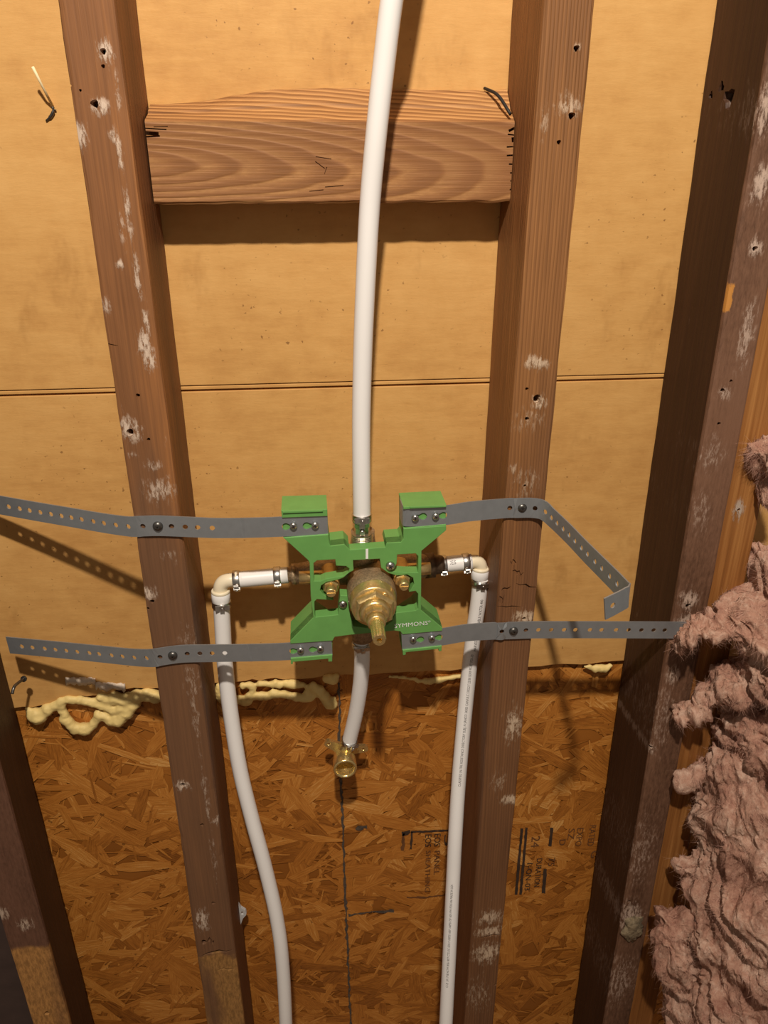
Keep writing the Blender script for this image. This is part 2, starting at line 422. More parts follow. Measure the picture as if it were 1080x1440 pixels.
# stud with the left pair of straps
Bfl = edge_line((80,0), (272,1312), 0); Bfr = edge_line((161,0), (328,1312), 0)
Bbr = edge_line((192,0), (349,1365), WALL); Bbl = lambda z: Bbr(z)-0.036
wB = wood('stud_wood_scuffed', srgb(92,60,38), srgb(138,94,60), srgb(182,124,74), (-0.16, -0.10, 1.2), 95, ringc=0.05, stain=0.75, low=(srgb(122,92,72), 1.18, 0.7), dust=[
    D(168,215,6,40,.9), D(180,300,6,50,.8), D(193,390,6,50,.8), D(205,450,7,30,.9), D(212,505,8,20,1), D(165,130,6,40,.7), D(268,900,20,30,.4), D(275,1010,7,60,.5), D(290,1120,6,50,.5),
    D(150,72,14,26,1), D(140,150,18,16,1), D(112,190,14,32,.9), D(160,190,8,14,.9), D(172,320,7,40,.5), D(168,372,8,9,1), D(205,490,14,38,1), D(183,606,22,22,1),
    D(215,655,18,10,.7), D(225,690,30,22,.8), D(205,835,18,14,1), D(186,640,10,6,.6), D(257,1105,14,10,1), D(270,960,14,30,.5), D(285,1295,12,22,.9), D(150,430,10,16,.7), D(240,780,14,10,.5), D(300,1200,5,60,.4)],
    bare=[(P(300,1345,0).z, 0.05, srgb(176,132,80))], dust_col=srgb(222,204,190), fleck=0.6)
B = lumber('wall_stud', Bfl, Bfr, Bbl, Bbr, wB, seed=1, holes=[(145,72,.0022),(145,93,.0014),(133,146,.0030),(98,120,.0010),(113,127,.0010),(194,556,.0018),(183,608,.0028,1.3),(209,618,.0016),(214,846,.0022),(208,856,.0016),(257,1104,.0032),(284,1160,.0022),(300,1270,.0024),(287,1325,.003,1.5)], chip=0.006)
tag(B, 'brown wall stud dotted with white plaster scuffs, carrying both left straps', 'stud', 'wall studs')

Cfl = edge_line((765,0), (657,1385), 0); Cfr = edge_line((838,0), (694,1440), 0)
Cbl = edge_line((720,0), (632,1440), WALL); Cbr = lambda z: Cbl(z)+0.035
wC = wood('stud_wood_fine', srgb(96,64,38), srgb(142,98,60), srgb(180,128,80), (0.15, 0.03, 1.2), 420, ringc=0.12, stain=0.6, low=(srgb(118,84,64), 1.2, 0.6), dust=[
    D(811,66,8,8,.8), D(800,150,22,24,.8), D(765,170,10,30,.5), D(755,510,24,16,1), D(757,566,14,14,1), D(745,590,30,20,.5), D(722,660,8,14,.7), D(740,680,24,30,.5), D(737,868,22,14,1),
    D(722,1020,16,30,1), D(720,1125,22,10,1), D(700,1100,14,20,.6), D(690,1290,28,14,.9), D(690,1310,30,10,1), D(685,1340,28,18,1), D(670,1400,26,30,.5)], fleck=0.5, dust_col=srgb(216,194,172), tilt=0.004, wobble=0.25)
C = lumber('wall_stud', Cfl, Cfr, Cbl, Cbr, wC, seed=5, holes=[(811,68,.0024),(804,163,.0028),(786,200,.0018),(741,547,.0016),(755,561,.0030,1.5),(741,589,.0020),(738,683,.0014),(737,870,.0022),(697,1385,.002)], chip=0.004)
tag(C, 'reddish brown wall stud with fine vertical grain, carrying both right straps', 'stud', 'wall studs')

Dfl = edge_line((1079,85), (879,1267), 0); Dfr = lambda z: Dfl(z)+0.036
Dbl = edge_line((1006,0), (804,1440), WALL); Dbr = lambda z: Dbl(z)+0.036
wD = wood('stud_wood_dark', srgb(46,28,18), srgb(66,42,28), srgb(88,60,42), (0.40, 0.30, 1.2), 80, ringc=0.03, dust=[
    D(1076,150,14,60,.9), D(1070,260,18,40,1), D(1062,348,14,18,1), D(1050,470,14,60,.8), D(1020,550,14,14,.8), D(1000,640,22,30,.6), D(985,720,20,40,.5), D(968,845,18,20,1), D(960,880,16,26,.9), D(945,950,14,16,1), D(930,1010,22,60,.5), D(915,1055,14,10,.9), D(900,1200,26,60,.5), D(885,1290,22,26,1), D(870,1380,30,40,.6)],
    patch=[(P(1023,420,0).x, P(1023,420,0).z, 0.0042, 0.012, srgb(200,140,70))], fleck=0.5, dust_col=srgb(206,184,172), front=(srgb(142,106,86), 0.75))
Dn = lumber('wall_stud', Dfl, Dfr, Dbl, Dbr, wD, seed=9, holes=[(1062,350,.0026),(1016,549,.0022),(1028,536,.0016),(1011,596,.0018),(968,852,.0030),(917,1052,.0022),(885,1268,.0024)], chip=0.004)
tag(Dn, 'dark wall stud with a dusty front, sistered to a fresh orange board', 'stud', 'wall studs')
cm = MB()
for (u, v, yy, r) in ((1008,138,.046,.0075),(1000,122,.06,.004),(994,134,.075,.003)):
    xx = Dbl(P(u, v, yy).z)+(Dfl(P(u, v, yy).z)-Dbl(P(u, v, yy).z))*(1-yy/WALL)
    c = P(u, v, yy); c.x = xx
    cm.lathe([(-0.012, r*1.2), (0.0, r), (0.008, r*0.6)], c, (1, 0, 0), 10, False, True, rfun=lambda th, t: 1+0.3*math.sin(3*th+r*900))
cut(Dn, cm)

Efl = lambda z: Dfr(z)+0.0008; Efr = lambda z: Dfr(z)+0.037; Ebl = lambda z: Dbr(z)+0.0008; Ebr = lambda z: Dbr(z)+0.037
wE = wood('fresh_pine', srgb(104,64,30), srgb(152,100,52), srgb(196,142,84), (0.44, -0.05, 1.2), 150, fleck=0.2, tilt=0.01, wobble=0.5,
    dust=[D(1042,720,10,20,1)], dust_col=srgb(190,180,172))
E_ = lumber('wall_stud', Efl, Efr, Ebl, Ebr, wE, y0=0.004, seed=14, holes=[(1039,717,.0018)])
tag(E_, 'fresh orange board nailed beside the dark right stud, half behind insulation', 'stud', 'wall studs')

Abr = edge_line((11,956), (133,1440), WALL)
_p = P(99,1440,0.0)
Afr = lambda z: _p.x+(z-_p.z)*((Abr(1.0)-Abr(0.5))/0.5)
Afl = lambda z: Afr(z)-0.044; Abl = lambda z: Abr(z)-0.038
wA = wood('stud_wood_dark_left', srgb(46,30,21), srgb(70,47,34), srgb(98,68,50), (-0.40, 0.25, 1.0), 90, ringc=0.03, fleck=0.35, bare=[(P(50,1332,0).z, 0.012, srgb(190,140,84))],
    dust=[D(35,1300,14,12,.9), D(2,1285,12,12,1)], dust_col=srgb(200,180,165), front=(srgb(128,92,76), 0.7))  # this stud's own dark brown wood, paler on its front face
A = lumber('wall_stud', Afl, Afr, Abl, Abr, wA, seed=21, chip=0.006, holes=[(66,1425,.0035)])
tag(A, 'dark stud at the left edge with a pale bare patch low on its front', 'stud', 'wall studs')
A2 = lumber('wall_stud', lambda z: Afl(z)-0.085, lambda z: Afl(z)-0.001, lambda z: Abl(z)-0.085, lambda z: Abl(z)-0.001, plain('dark_board', srgb(66,50,44), 0.8, vary=0.2, nsc=30), y0=0.035, seed=25)
tag(A2, 'dim grey brown board in the bottom left corner behind the pale-patched stud', 'stud', 'wall studs')

def crack(o, items, y=0.0):
    cm = MB()
    for (u, v, lu, hv, an, dep) in items:
        c = P(u, v, y); w_ = abs(P(u+lu/2, v, y).x-c.x)*2; h_ = abs(P(u, v+hv/2, y).z-c.z)*2; ca, sa = math.cos(R(an)), math.sin(R(an))
        e1_, e3_ = Vector((ca,0,sa)), Vector((-sa,0,ca)); n_ = 5; top = []; bot = []
        for i in range(n_+1):
            t = i/n_-.5; q_ = random.uniform(-.25,.25)*h_*2; k_ = (1-abs(t)*1.7)
            top.append(c+e1_*w_*t+e3_*(h_*k_*.5+q_)); bot.append(c+e1_*w_*t+e3_*(-h_*k_*.5+q_))
        lp = top+bot[::-1]; m_ = len(lp)
        cm.add([p+Vector((0,-.006,0)) for p in lp]+[p+Vector((0,dep,0)) for p in lp], [tuple(range(m_)), tuple(range(2*m_-1, m_-1, -1))]+[(i, m_+i, m_+(i+1) % m_, (i+1) % m_) for i in range(m_)])
    cut(o, cm, True)
crack(C, [(742,824,34,3,-14,.003),(716,853,34,2.5,-6,.003),(722,792,8,10,5,.0015),(728,806,16,7,-8,.0015),(712,828,14,4,25,.002),(705,840,8,12,0,.0015),(690,1316,34,3,6,.003)])
crack(B, [(305,1340,44,5,10,.006),(318,1363,26,3,4,.004),(296,1322,10,9,0,.003),(155,485,22,2,-6,.002)])
mb = MB(); c = P(890,1305,.0); nu_, nv_ = 26, 16; vs = []; fs = []
for j in range(nv_+1):
    ph = math.pi*j/nv_
    for i in range(nu_):
        th = 2*math.pi*i/nu_; d_ = Vector((math.sin(ph)*math.cos(th), math.sin(ph)*math.sin(th), math.cos(ph))); k_ = 1+.45*noise.noise(d_*2.2+Vector((4,2,1)))+.18*noise.noise(d_*7)
        vs.append(c+Vector((d_.x*.013, d_.y*.006, d_.z*.022))*k_)
for j in range(nv_):
    for i in range(nu_): fs.append((j*nu_+i, j*nu_+(i+1) % nu_, (j+1)*nu_+(i+1) % nu_, (j+1)*nu_+i))
mb.add(vs, fs, True); bpy.context.view_layer.update(); tag(mb.build('plaster_lump', plain('old_plaster', srgb(128,112,88), .8, vary=.35, nsc=140, bump=.003), Dn), 'grey crust of old plaster')

# bent nail in the left stud
mb = MB(); a = P(27,961,.055); pts = catmull([P(33,955,.066), P(26,960,.055), P(20,966,.045), P(17,976,.040)], 5); mb.sweep(pts, 0.0016, 8)
mb.lathe([(0,.0034),(.0012,.0034)], pts[0], (pts[0]-pts[1]), 10, False)
tag(mb.build('bent_nail', M['screw_dark']), 'bent grey nail in the left edge stud above the foam', 'nail')

# ------------------------------------------------------------------ blocking between the studs
YB = 0.053
zb0 = P(450,286,YB).z; zb1 = P(450,170,YB).z
xb0 = Bbr(zb1)+(Bfr(zb1)-Bbr(zb1))*(1-YB/WALL)+0.0015
xb1 = Cbl(zb1)+(Cfl(zb1)-Cbl(zb1))*(1-YB/WALL)-0.0010
mb = MB(); vs = []; n = 90
top_px = [(205,147),(240,146),(280,143),(310,138),(345,132),(380,126),(450,124),(560,126),(640,127),(718,127)]
def topz(x):
    pr = [P(u, v, WALL-0.001) for u, v in top_px]
    if x <= pr[0].x: return pr[0].z
    for a, b in zip(pr, pr[1:]):
        if x <= b.x: return a.z+(b.z-a.z)*(x-a.x)/(b.x-a.x)
    return pr[-1].z
for i in range(n+1):
    x = xb0+(xb1-xb0)*i/n
    yk = (WALL-YB)
    q = 0.0007*noise.noise((x*40, 1, 0)); q2 = 0.0012*noise.noise((x*60, 9, 0))
    zt = topz(x)
    prof = [(YB+q, zb0+0.002+q2), (YB+0.0015, zb0+q2), (WALL-0.0005, zb0+0.001), (WALL-0.0005, zt+q2), (WALL-0.004, zt-0.0005+q2), (YB+yk*0.55+q, zb1+(zt-zb1)*0.5+0.001+q), (YB+yk*0.5, zb1+(zt-zb1)*0.42+q), (YB+0.0025, zb1+0.0010+q), (YB+q, zb1-0.0006)]
    vs += [(x, y, z) for y, z in prof]
k = 9; fs = []
for i in range(n):
    for j in range(k): fs.append((i*k+j, i*k+(j+1) % k, (i+1)*k+(j+1) % k, (i+1)*k+j))
fs.append(tuple(range(k))[::-1]); fs.append(tuple(n*k+j for j in range(k)))
mb.add(vs, fs)
wK = wood('blocking_wood', srgb(108,70,38), srgb(172,124,78), srgb(214,166,110), (zb0+0.030, YB-0.004, xb0-0.010), 190, along='x', fleck=0.10, tilt=0.03, tilty=0.13, wobble=0.45, stain=0.35, ringc=0.34, front=(srgb(138,94,60), 0.70), fy=YB+0.0022)
K = mb.build('blocking', wK)
cm = MB()
def slit(u, v, lu, hv, ang, dep=0.012):
    c = P(u, v, YB); a = P(u+lu/2, v, YB); w_ = abs(a.x-c.x)*2; b = P(u, v+hv/2, YB); h_ = abs(b.z-c.z)*2
    ca, sa = math.cos(ang), math.sin(ang)
    cm.box(c, w_, dep*2, h_, (Vector((ca,0,sa)), Vector((0,1,0)), Vector((-sa,0,ca))))
slit(206,187,34,5.5,R(-4)); slit(214,181,40,2,R(-3)); slit(210,192,30,2.4,R(3)); slit(226,178,20,1.2,R(2))
for v in (190,206,218,231,243,255,267): slit(724,v,random.uniform(12,24),2.2,R(random.uniform(-6,6)), 0.010)
slit(722,181,14,4,R(25)); slit(724,196,9,7,R(10))
for (u, v, l, an) in ((450,232,16,-35),(458,240,10,70),(455,222,22,-8),(470,262,26,4),(445,268,20,5)): slit(u, v, l, 1.3, R(an), 0.0015)
cut(K, cm, True)
rebase(K, ((xb0+xb1)/2, (YB+WALL)/2, zb0))
tag(K, 'rough brown horizontal wood blocking between two studs behind the riser tube', 'blocking')
bpy.context.view_layer.update()
mb = MB(); a = P(681,129,.087); b = P(717,163,.0545)
a.z = topz(a.x)+0.0014; b.y -= .002; b.z += .001; mb.sweep(catmull([a, (a+b)/2+Vector((.0,-.001,.0042)), b], 4), 0.0013, 6); mb.build('black_wire', plain('black_wire', srgb(28,26,24), .6), K)

# ------------------------------------------------------------------ tubes
PR = 0.0083
def sweep_px(pts, n=10): return catmull([P(u, v, y) for (u, v, y) in pts], n)
def clamp(c, axis, ear, parent, r=PR):
    """stainless cinch clamp: band, raised ear, tail"""
    axis = Vector(axis).normalized(); ear = (Vector(ear)-axis*Vector(ear).dot(axis)).normalized(); side = axis.cross(ear)
    mb = MB(); mb.lathe([(-.0035, r), (-.0035, r+.0010), (-.0030, r+.0013), (.0030, r+.0013), (.0035, r+.0010), (.0035, r)], c, axis, 28, True, False)
    o = mb.build('cinch_clamp', M['steel'], parent)
    mb = MB(); cc = Vector(c)+ear*(r+.0016)
    mb.box(cc, .0066, .0042, .0034, (axis, side, ear)); mb.box(cc+side*.0045-ear*.0004, .0052, .0042, .0016, (axis, side, ear)); mb.box(cc-side*.0050-ear*.0006, .0046, .0050, .0014, (axis, side, ear))
    mb.lathe([(0, .0016), (.0010, .0012)], cc+ear*.0016, ear, 10, True)
    mb.build('clamp_ear', M['steel'], o)
    return o
OUT = Vector((0, -1, 0))

# riser tube
_rt = P(562,-60,.000)
riser = catmull([_rt+Vector((.105,.010,.62)), _rt+Vector((.075,.002,.42)), _rt+Vector((.040,-.003,.22)), _rt+Vector((.016,-.002,.09))]+[P(*q) for q in [(562,-60,.000),(551,0,.002),(540,90,.006),(529,190,.010),(520,290,.014),(514,400,.016),(510,500,.018),(508,600,.019),(508.5,690,.020),(509,733,.021)]])
t_riser = empty('riser_tube', riser[-1]); tag(t_riser, 'white plastic riser tube rising from the top of the green bracket', 'tube', 'white water tubes')
mb = MB(); mb.sweep(riser, PR, 24); mb.build('tube', M['pex'], t_riser)
clamp(P(508.8,727,.021), (0,.02,1), (0,-1,0.0), t_riser)

# valve axis and thread
VC = P(522,829,.005)
vx, vz = VC.x, VC.z
TH = P(509,760,.021)

# left supply
el = P(312,817,.042); hz = 0.0
sl0 = P(330,815.5,.042); sl1 = P(405,808.5,.042)
left = sweep_px([(311,842,.041),(313,880,.040),(316,930,.038),(324,1000,.034),(337,1080,.028),(354,1150,.022),(373,1220,.016),(389,1290,.010),(397,1350,.005),(402,1440,.0),(404,1540,-.005)])
t_left = empty('supply_tube', left[-1]); tag(t_left, 'plain white supply tube curving down from the left elbow', 'tube', 'white water tubes')
mb = MB(); mb.sweep(left, PR, 24); mb.build('tube', M['pex'], t_left)
clamp(P(311.5,849,.041), left[4]-left[0], Vector((0.15,-1,0)), t_left)
right = sweep_px([(676,812,.046),(672,850,.046),(666,890,.046),(659,950,.044),(652,1020,.036),(645,1100,.024),(640,1180,.010),(637,1240,.0),(632,1340,-.02),(627,1440,-.04),(623,1520,-.055)])
t_right = empty('supply_tube', right[-1]); tag(t_right, 'white supply tube with black printed lettering running down beside the fine-grained stud', 'tube', 'white water tubes')
mb = MB(); mb.sweep(right, PR, 24); mb.build('tube', M['pex'], t_right)
clamp(P(675,818,.046), right[4]-right[0], Vector((0.1,-1,0)), t_right)

# horizontal stubs
sr0 = P(614,794.5,.046); sr1 = P(663,790,.046)
def stub(name, a, b, label, dirx):
    e = empty(name, (a+b)/2); tag(e, label, 'tube', 'white water tubes')
    mb = MB(); mb.sweep([a+(b-a)*k/6 for k in range(7)], PR, 24); mb.build('tube', M['pex'], e)
    d = (b-a).normalized()
    return e
e = stub('tube_stub', sl0, sl1, 'short white tube stub between the left elbow and the valve', 1); d = (sl1-sl0).normalized()
clamp(P(333,815.3,.042), d, Vector((0,-.75,-.65)), e); clamp(P(390,810,.042), d, Vector((0,-.75,-.65)), e)
t_ls = e
e = stub('tube_stub', sr0, sr1, 'short white tube stub with black letters between the valve and right elbow', 1); d = (sr1-sr0).normalized()
clamp(P(623,793.7,.046), d, Vector((0,-.62,-.78)), e); clamp(P(655,790.7,.046), d, Vector((0,-.62,-.78)), e)
t_rs = e
def elbow(corner, hdir, vdir, label, hlen, vlen):
    hdir = Vector(hdir).normalized(); vdir = Vector(vdir).normalized(); r = 0.0072; k = 0.010
    pts = [corner+hdir*hlen]+[corner+hdir*k*(1-t)**2+vdir*k*t**2 for t in [i/8 for i in range(9)]]+[corner+vdir*vlen]
    e = empty('elbow_fitting', corner); tag(e, label, 'pipe fitting', 'tube elbows')
    mb = MB(); mb.sweep(pts, r, 20); mb.build('elbow_body', M['poly'], e)
    for nm, dd, ll in (('collar', hdir, hlen), ('collar', vdir, vlen)):
        mb = MB(); o = corner+dd*(ll-.006)
        mb.lathe([(0,r),(0,.0090),(.0012,.0094),(.0026,.0094),(.0034,.0088),(.0034,r)], o, dd, 22, True, False); mb.build(nm, M['poly'], e)
    # vertical cup the tube slides into
    mb = MB(); o = corner+vdir*(vlen-.004)
    mb.lathe([(0,.0086),(.001,.0093),(.010,.0093),(.011,.0086)], o, vdir, 22, True, False, rfun=lambda th, t: 1+0.02*math.sin(3*th)); mb.build('tube_cup', M['pex'], e)
    return e
elbow(P(309.5,817,.042), sl1-sl0, left[6]-left[0], 'cream plastic elbow at the left, between the plain stub and curving tube', .021, .016)
elbow(P(676.5,788.5,.046), sr0-sr1, right[6]-right[0], 'cream plastic elbow at the right, between lettered stub and lettered tube', .019, .013)

# spout drop
drop = sweep_px([(508,892,.030),(509,930,.034),(506.5,965,.040),(500,1005,.048),(490,1047,.056)])
t_drop = empty('spout_tube', drop[-1]); tag(t_drop, 'short white tube hanging from the valve down to the brass spout elbow', 'tube', 'white water tubes')
mb = MB(); mb.sweep(drop, PR, 24); mb.build('tube', M['pex'], t_drop)
clamp(P(507.5,906,.031), drop[6]-drop[0], Vector((.15,-1,0)), t_drop)
dd = (drop[-1]-drop[-6]).normalized(); clamp(P(491.5,1042,.055), dd, Vector((.35,-1,-.2)), t_drop)

# brass drop-ear elbow
eo = P(485,1077,.030); er = empty('drop_ear_elbow', eo+Vector((0,.03,0))); tag(er, 'shiny brass drop-ear elbow hanging at the end of the spout tube', 'pipe fitting')
be = Vector((eo.x, .060, P(487,1062,.055).z-0.002))
ax = Vector((0.02, -1, -0.03)).normalized()
mb = MB()
mb.lathe([(-.008,.0105),(0,.0118),(.006,.0122),(.010,.0132),(.024,.0135),(.0252,.0128),(.0252,.0108),(.023,.0100),(.006,.0095),(.004,.0)], be, ax, 32, True, False)
mb.build('socket', M['brass_new'], er)
mb = MB()
for k in range(6): mb.lathe([(.008+k*.0024,.0103),(.0092+k*.0024,.0094),(.0104+k*.0024,.0103)], be, ax, 28, True, False)
mb.build('thread', M['brass_new'], er)
mb = MB(); mb.sweep([be, be+(drop[-1]-be)*.5, drop[-1], drop[-1]-dd*.006], [.0105,.0092,.0088,.0070], 20); mb.build('barb_neck', M['brass_new'], er)
wl, wr = P(457,1048,.061), P(518,1057,.061)
for nm, tip in (('ear', wl), ('ear', wr)):
    mb = MB(); d = tip-be; d.y = 0; L = d.length; d.normalize(); pz = Vector((0,0,1)); pz = (pz-d*pz.dot(d)).normalized()
    out = []
    base = be+Vector((0,.003,.004))
    for (s_, h_) in ((.006,.0066),(L*.6,.0054),(L*.86,.0046),(L*.97,.0028),(L,.0)): out.append((s_, h_))
    loop = [(s_, h_) for s_, h_ in out]+[(s_, -h_) for s_, h_ in out[::-1][1:]]
    n_ = len(loop); fr_ = [base+d*s_+pz*h_+Vector((0,-.0022,0)) for s_, h_ in loop]; bk_ = [base+d*s_+pz*h_+Vector((0,.0022,0)) for s_, h_ in loop]
    mb.add(fr_+bk_, [tuple(range(n_)), tuple(range(2*n_-1, n_-1, -1))]+[(i, n_+i, n_+(i+1) % n_, (i+1) % n_) for i in range(n_)])
    o = mb.build(nm, M['brass_new'], er)
    cmh = MB(); cmh.lathe([(-.01,.0017),(.01,.0017)], base+d*(L*.80), (0,1,0), 12, True); cut(o, cmh)

# ------------------------------------------------------------------ valve
V = empty('shower_valve', Vector((vx, 0.04, vz))); tag(V, 'bronze and brass shower valve with a splined stem in the green bracket', 'valve')
vo = Vector((vx, 0, vz))
mb = MB()
mb.lathe([(-.050,.0),(-.050,.012),(-.045,.017),(-.030,.0215),(-.012,.0235),(.008,.0235),(.014,.0228),(.017,.0215)], vo, OUT, 40, True, False, rfun=lambda th, t: 1+0.012*math.sin(5*th+t*300))
mb.lathe([(0,.0150),(.030,.0145),(.038,.0125),(.046,.0115),(.052,.0115)], P(511,800,.028)-Vector((0,0,.010)), (0,0,1), 24, True)
mb.lathe([(0,.0160),(.022,.0150),(.030,.0120),(.040,.0110)], P(509,868,.026)+Vector((0,0,.014)), (0,0,-1), 24, True)
il = Vector((vx-.004, .034, vz+.008)); 
lend = P(416,807,.042); rend = P(600,795.5,.044)
mb.sweep([il, il+(lend-il)*.35, il+(lend-il)*.8, lend], [.0175,.0150,.0118,.0105], 22)
mb.sweep([il, il+(rend-il)*.35, il+(rend-il)*.8, rend], [.0175,.0150,.0130,.0120], 22)
mb.build('valve_body', M['bronze'], V)
mb = MB(); mb.lathe([(0,.0108),(.004,.0108),(.005,.0078),(.012,.0074)], P(416,807.2,.042), sl0-sl1, 22, True); mb.build('left_barb', M['bronze'], V)
mb = MB(); mb.lathe([(0,.0130),(.010,.0130),(.0105,.0100),(.016,.0098),(.020,.0086)], P(597,795.8,.045), sr1-sr0, 22, True, phase=.3); mb.build('right_barb', M['bronze_dark'], V)
# bonnet, nut, stem
mb = MB()
mb.lathe([(.015,.0222),(.017,.0222),(.0180,.0216),(.0270,.0212),(.0282,.0202),(.0284,.0160),(.0284,.001)], vo, OUT, 48, True, False)
mb.build('bonnet_ring', M['brass'], V)
mb = MB()
ph = R(90-4)
mb.lathe([(.025,.0200),(.0335,.0200),(.0360,.0182),(.0370,.0168)], vo, OUT, 6, False, True, phase=ph)
mb.lathe([(.0365,.0150),(.0410,.0132),(.0425,.0118)], vo, OUT, 32, True, True)
mb.build('bonnet_hex', M['brass'], V)
mb = MB(); so = vo+Vector((.0100,-.0290,.0130)); mb.lathe([(0,.0033),(.0016,.0033),(.0022,.0026)], so, OUT, 14, True); mb.box(so+Vector((0,-.0023,0)), .0046,.0006,.0008,(Vector((.6,0,-.8)),Vector((0,1,0)),Vector((.8,0,.6)))); mb.build('stop_screw', M['brass'], V)
mb = MB(); mb.lathe([(.0410,.0108),(.0480,.0108),(.0500,.0098)], vo, OUT, 8, False, True, phase=.2); mb.lathe([(.0495,.0090),(.0560,.0084),(.0575,.0072)], vo, OUT, 24, True); mb.build('packing_nut', M['brass'], V)
mb = MB()
mb.lathe([(.050,.0063),(.0820,.0061),(.0836,.0052),(.0836,.0024),(.0770,.0022),(.0765,.0)], vo, OUT, 40, False, False, rfun=lambda th, t: 1-(0.07 if (math.sin(th*10) > 0 and .058 < t < .0825) else 0))
mb.build('stem', M['brass_new'], V)
# stop valves left and right
for nm, (u, v, yy) in (('left_stop', (465,824,.0)), ('right_stop', (566,815,.0))):
    c = P(u, v, yy); mb = MB()
    mb.lathe([(-.030,.0092),(-.006,.0092),(-.002,.0086),(-.001,.0070)], c, OUT, 20, True)
    mb.lathe([(-.002,.0078),(.003,.0078),(.0045,.0066)], c, OUT, 6, False, True, phase=.4)
    mb.lathe([(.003,.0050),(.013,.0048),(.0145,.0040)], c, OUT, 18, True)
    mb.box(c+OUT*.0146, .0078, .0006, .0010)
    mb.lathe([(-.03,.006),(.0,.006)], c+Vector((0,.02,0)), Vector((vx-c.x,0,0)), 12)
    mb.build('stop_screw', M['brass'], V)
# riser thread
mb = MB(); prof = [(-.014,.0102)]
for k in range(11): prof += [(-.0110+k*.0017,.0107),(-.0102+k*.0017,.0099)]
prof += [(.0080,.0100),(.0080,.006)]
mb.lathe(prof, TH, (0,0,1), 28, False, False); mb.build('riser_thread', M['brass_dull'], V)
mb = MB(); mb.lathe([(.006,.0074),(.0150,.0074),(.0160,.0086),(.0200,.0086)], TH, (0,.0,1), 10, False, True); mb.lathe([(0,.0030),(.0016,.0022)], TH+Vector((0,-.0078,.012)), OUT, 10, True); mb.build('riser_barb', M['steel'], V)

# ------------------------------------------------------------------ green bracket
YF = -0.0045
def q1(zx, zy): return (380+zx*0.2963, 660+zy*0.2963)
def L1(pts, y=YF): return [(lambda a: (a.x, a.z))(P(*q1(a, b), y)) for a, b in pts]
BR = empty('valve_bracket', P(*q1(450,560), .01)); tag(BR, 'green plastic mounting bracket holding the shower valve between the studs', 'bracket')
outer = [(62,325),(180,432),(187,445),(192,600),(204,704),(95,815),(96,828),(296,814),(306,796),(380,786),(590,766),(618,770),(628,784),(816,767),(817,752),(716,668),(718,388),(835,290),(835,268),(632,282),(632,330),(620,346),(552,350),(546,370),(378,382),(352,356),(286,364),(277,350),(276,310)]
centre = [(393,432),(520,425),(527,468),(560,492),(600,505),(650,500),(678,515),(683,545),(660,582),(690,578),(702,592),(702,662),(690,670),(592,682),(580,720),(545,745),(470,755),(395,745),(380,700),(374,640),(366,600),(332,598),(326,640),(322,690),(215,702),(211,692),(210,628),(222,617),(300,622),(252,595),(236,575),(242,552),(268,535),(320,525),(348,514),(376,490),(396,480)]
ul = [(206,446),(222,433),(308,428),(313,458),(360,460),(376,472),(372,488),(345,506),(262,520),(240,530),(208,530)]
ur = [(603,405),(690,400),(703,413),(702,490),(640,490),(572,484),(560,476),(590,470),(600,448)]
G = M['green']
curve_solid('front_plate', [L1(outer), L1(centre), L1(ul), L1(ur)], YF, YF+.013, G, BR, 0.0005)
def arm(nm, pts, y0, y1, bev=0.0005): return curve_solid(nm, [L1(pts)], y0, y1, G, BR, bev)
e1 = -0.0003
# arms: deep blocks at the four corners, with a channel for the strap
arm('corner_arm', [(62,325),(180,432),(187,445),(204,452),(204,430),(277,372),(284,362),(277,320),(276,308)], YF+.0006, YF+.036)
arm('corner_arm', [(286,364),(352,356),(376,380),(300,420),(262,400)], YF+.0008, YF+.030)
arm('tab_block', [(53,200),(271,193),(277,315),(62,330)], YF+.0028, YF+.034)
arm('tab_rim', [(52,195),(271,189),(272,222),(56,230)], YF+e1, YF+.034)
arm('tab_ledge', [(60,206),(250,198),(250,190),(60,196)], YF-.0018, YF+.002, 0.0003)
arm('corner_arm', [(632,280),(835,262),(835,290),(718,388),(700,402),(700,370),(632,345)], YF+.0006, YF+.036)
arm('corner_arm', [(552,350),(620,346),(632,330),(640,380),(560,395),(546,370)], YF+.0008, YF+.030)
arm('tab_block', [(630,180),(836,170),(836,275),(632,285)], YF+.0028, YF+.034)
arm('tab_rim', [(632,178),(836,168),(836,180),(632,190)], YF+e1, YF+.034)
arm('tab_ledge', [(662,183),(834,176),(834,168),(662,174)], YF-.0018, YF+.002, 0.0003)
arm('corner_arm', [(204,704),(95,815),(96,828),(296,814),(306,796),(380,786),(374,770),(290,760),(215,712)], YF+.0006, YF+.036)
arm('tab_block', [(95,815),(296,810),(295,885),(97,905)], YF+.0028, YF+.036)
arm('tab_rim', [(97,897),(295,880),(294,912),(276,913),(275,899),(108,914),(107,924),(98,925)], YF+e1, YF+.034)
arm('corner_arm', [(716,668),(817,752),(816,768),(628,785),(618,770),(590,766),(600,750),(690,690),(702,676)], YF+.0006, YF+.036)
arm('tab_block', [(628,780),(816,764),(814,848),(630,868)], YF+.0028, YF+.036)
arm('tab_rim', [(628,858),(814,838),(813,862),(800,864),(799,852),(644,868),(643,880),(630,882)], YF+e1, YF+.034)
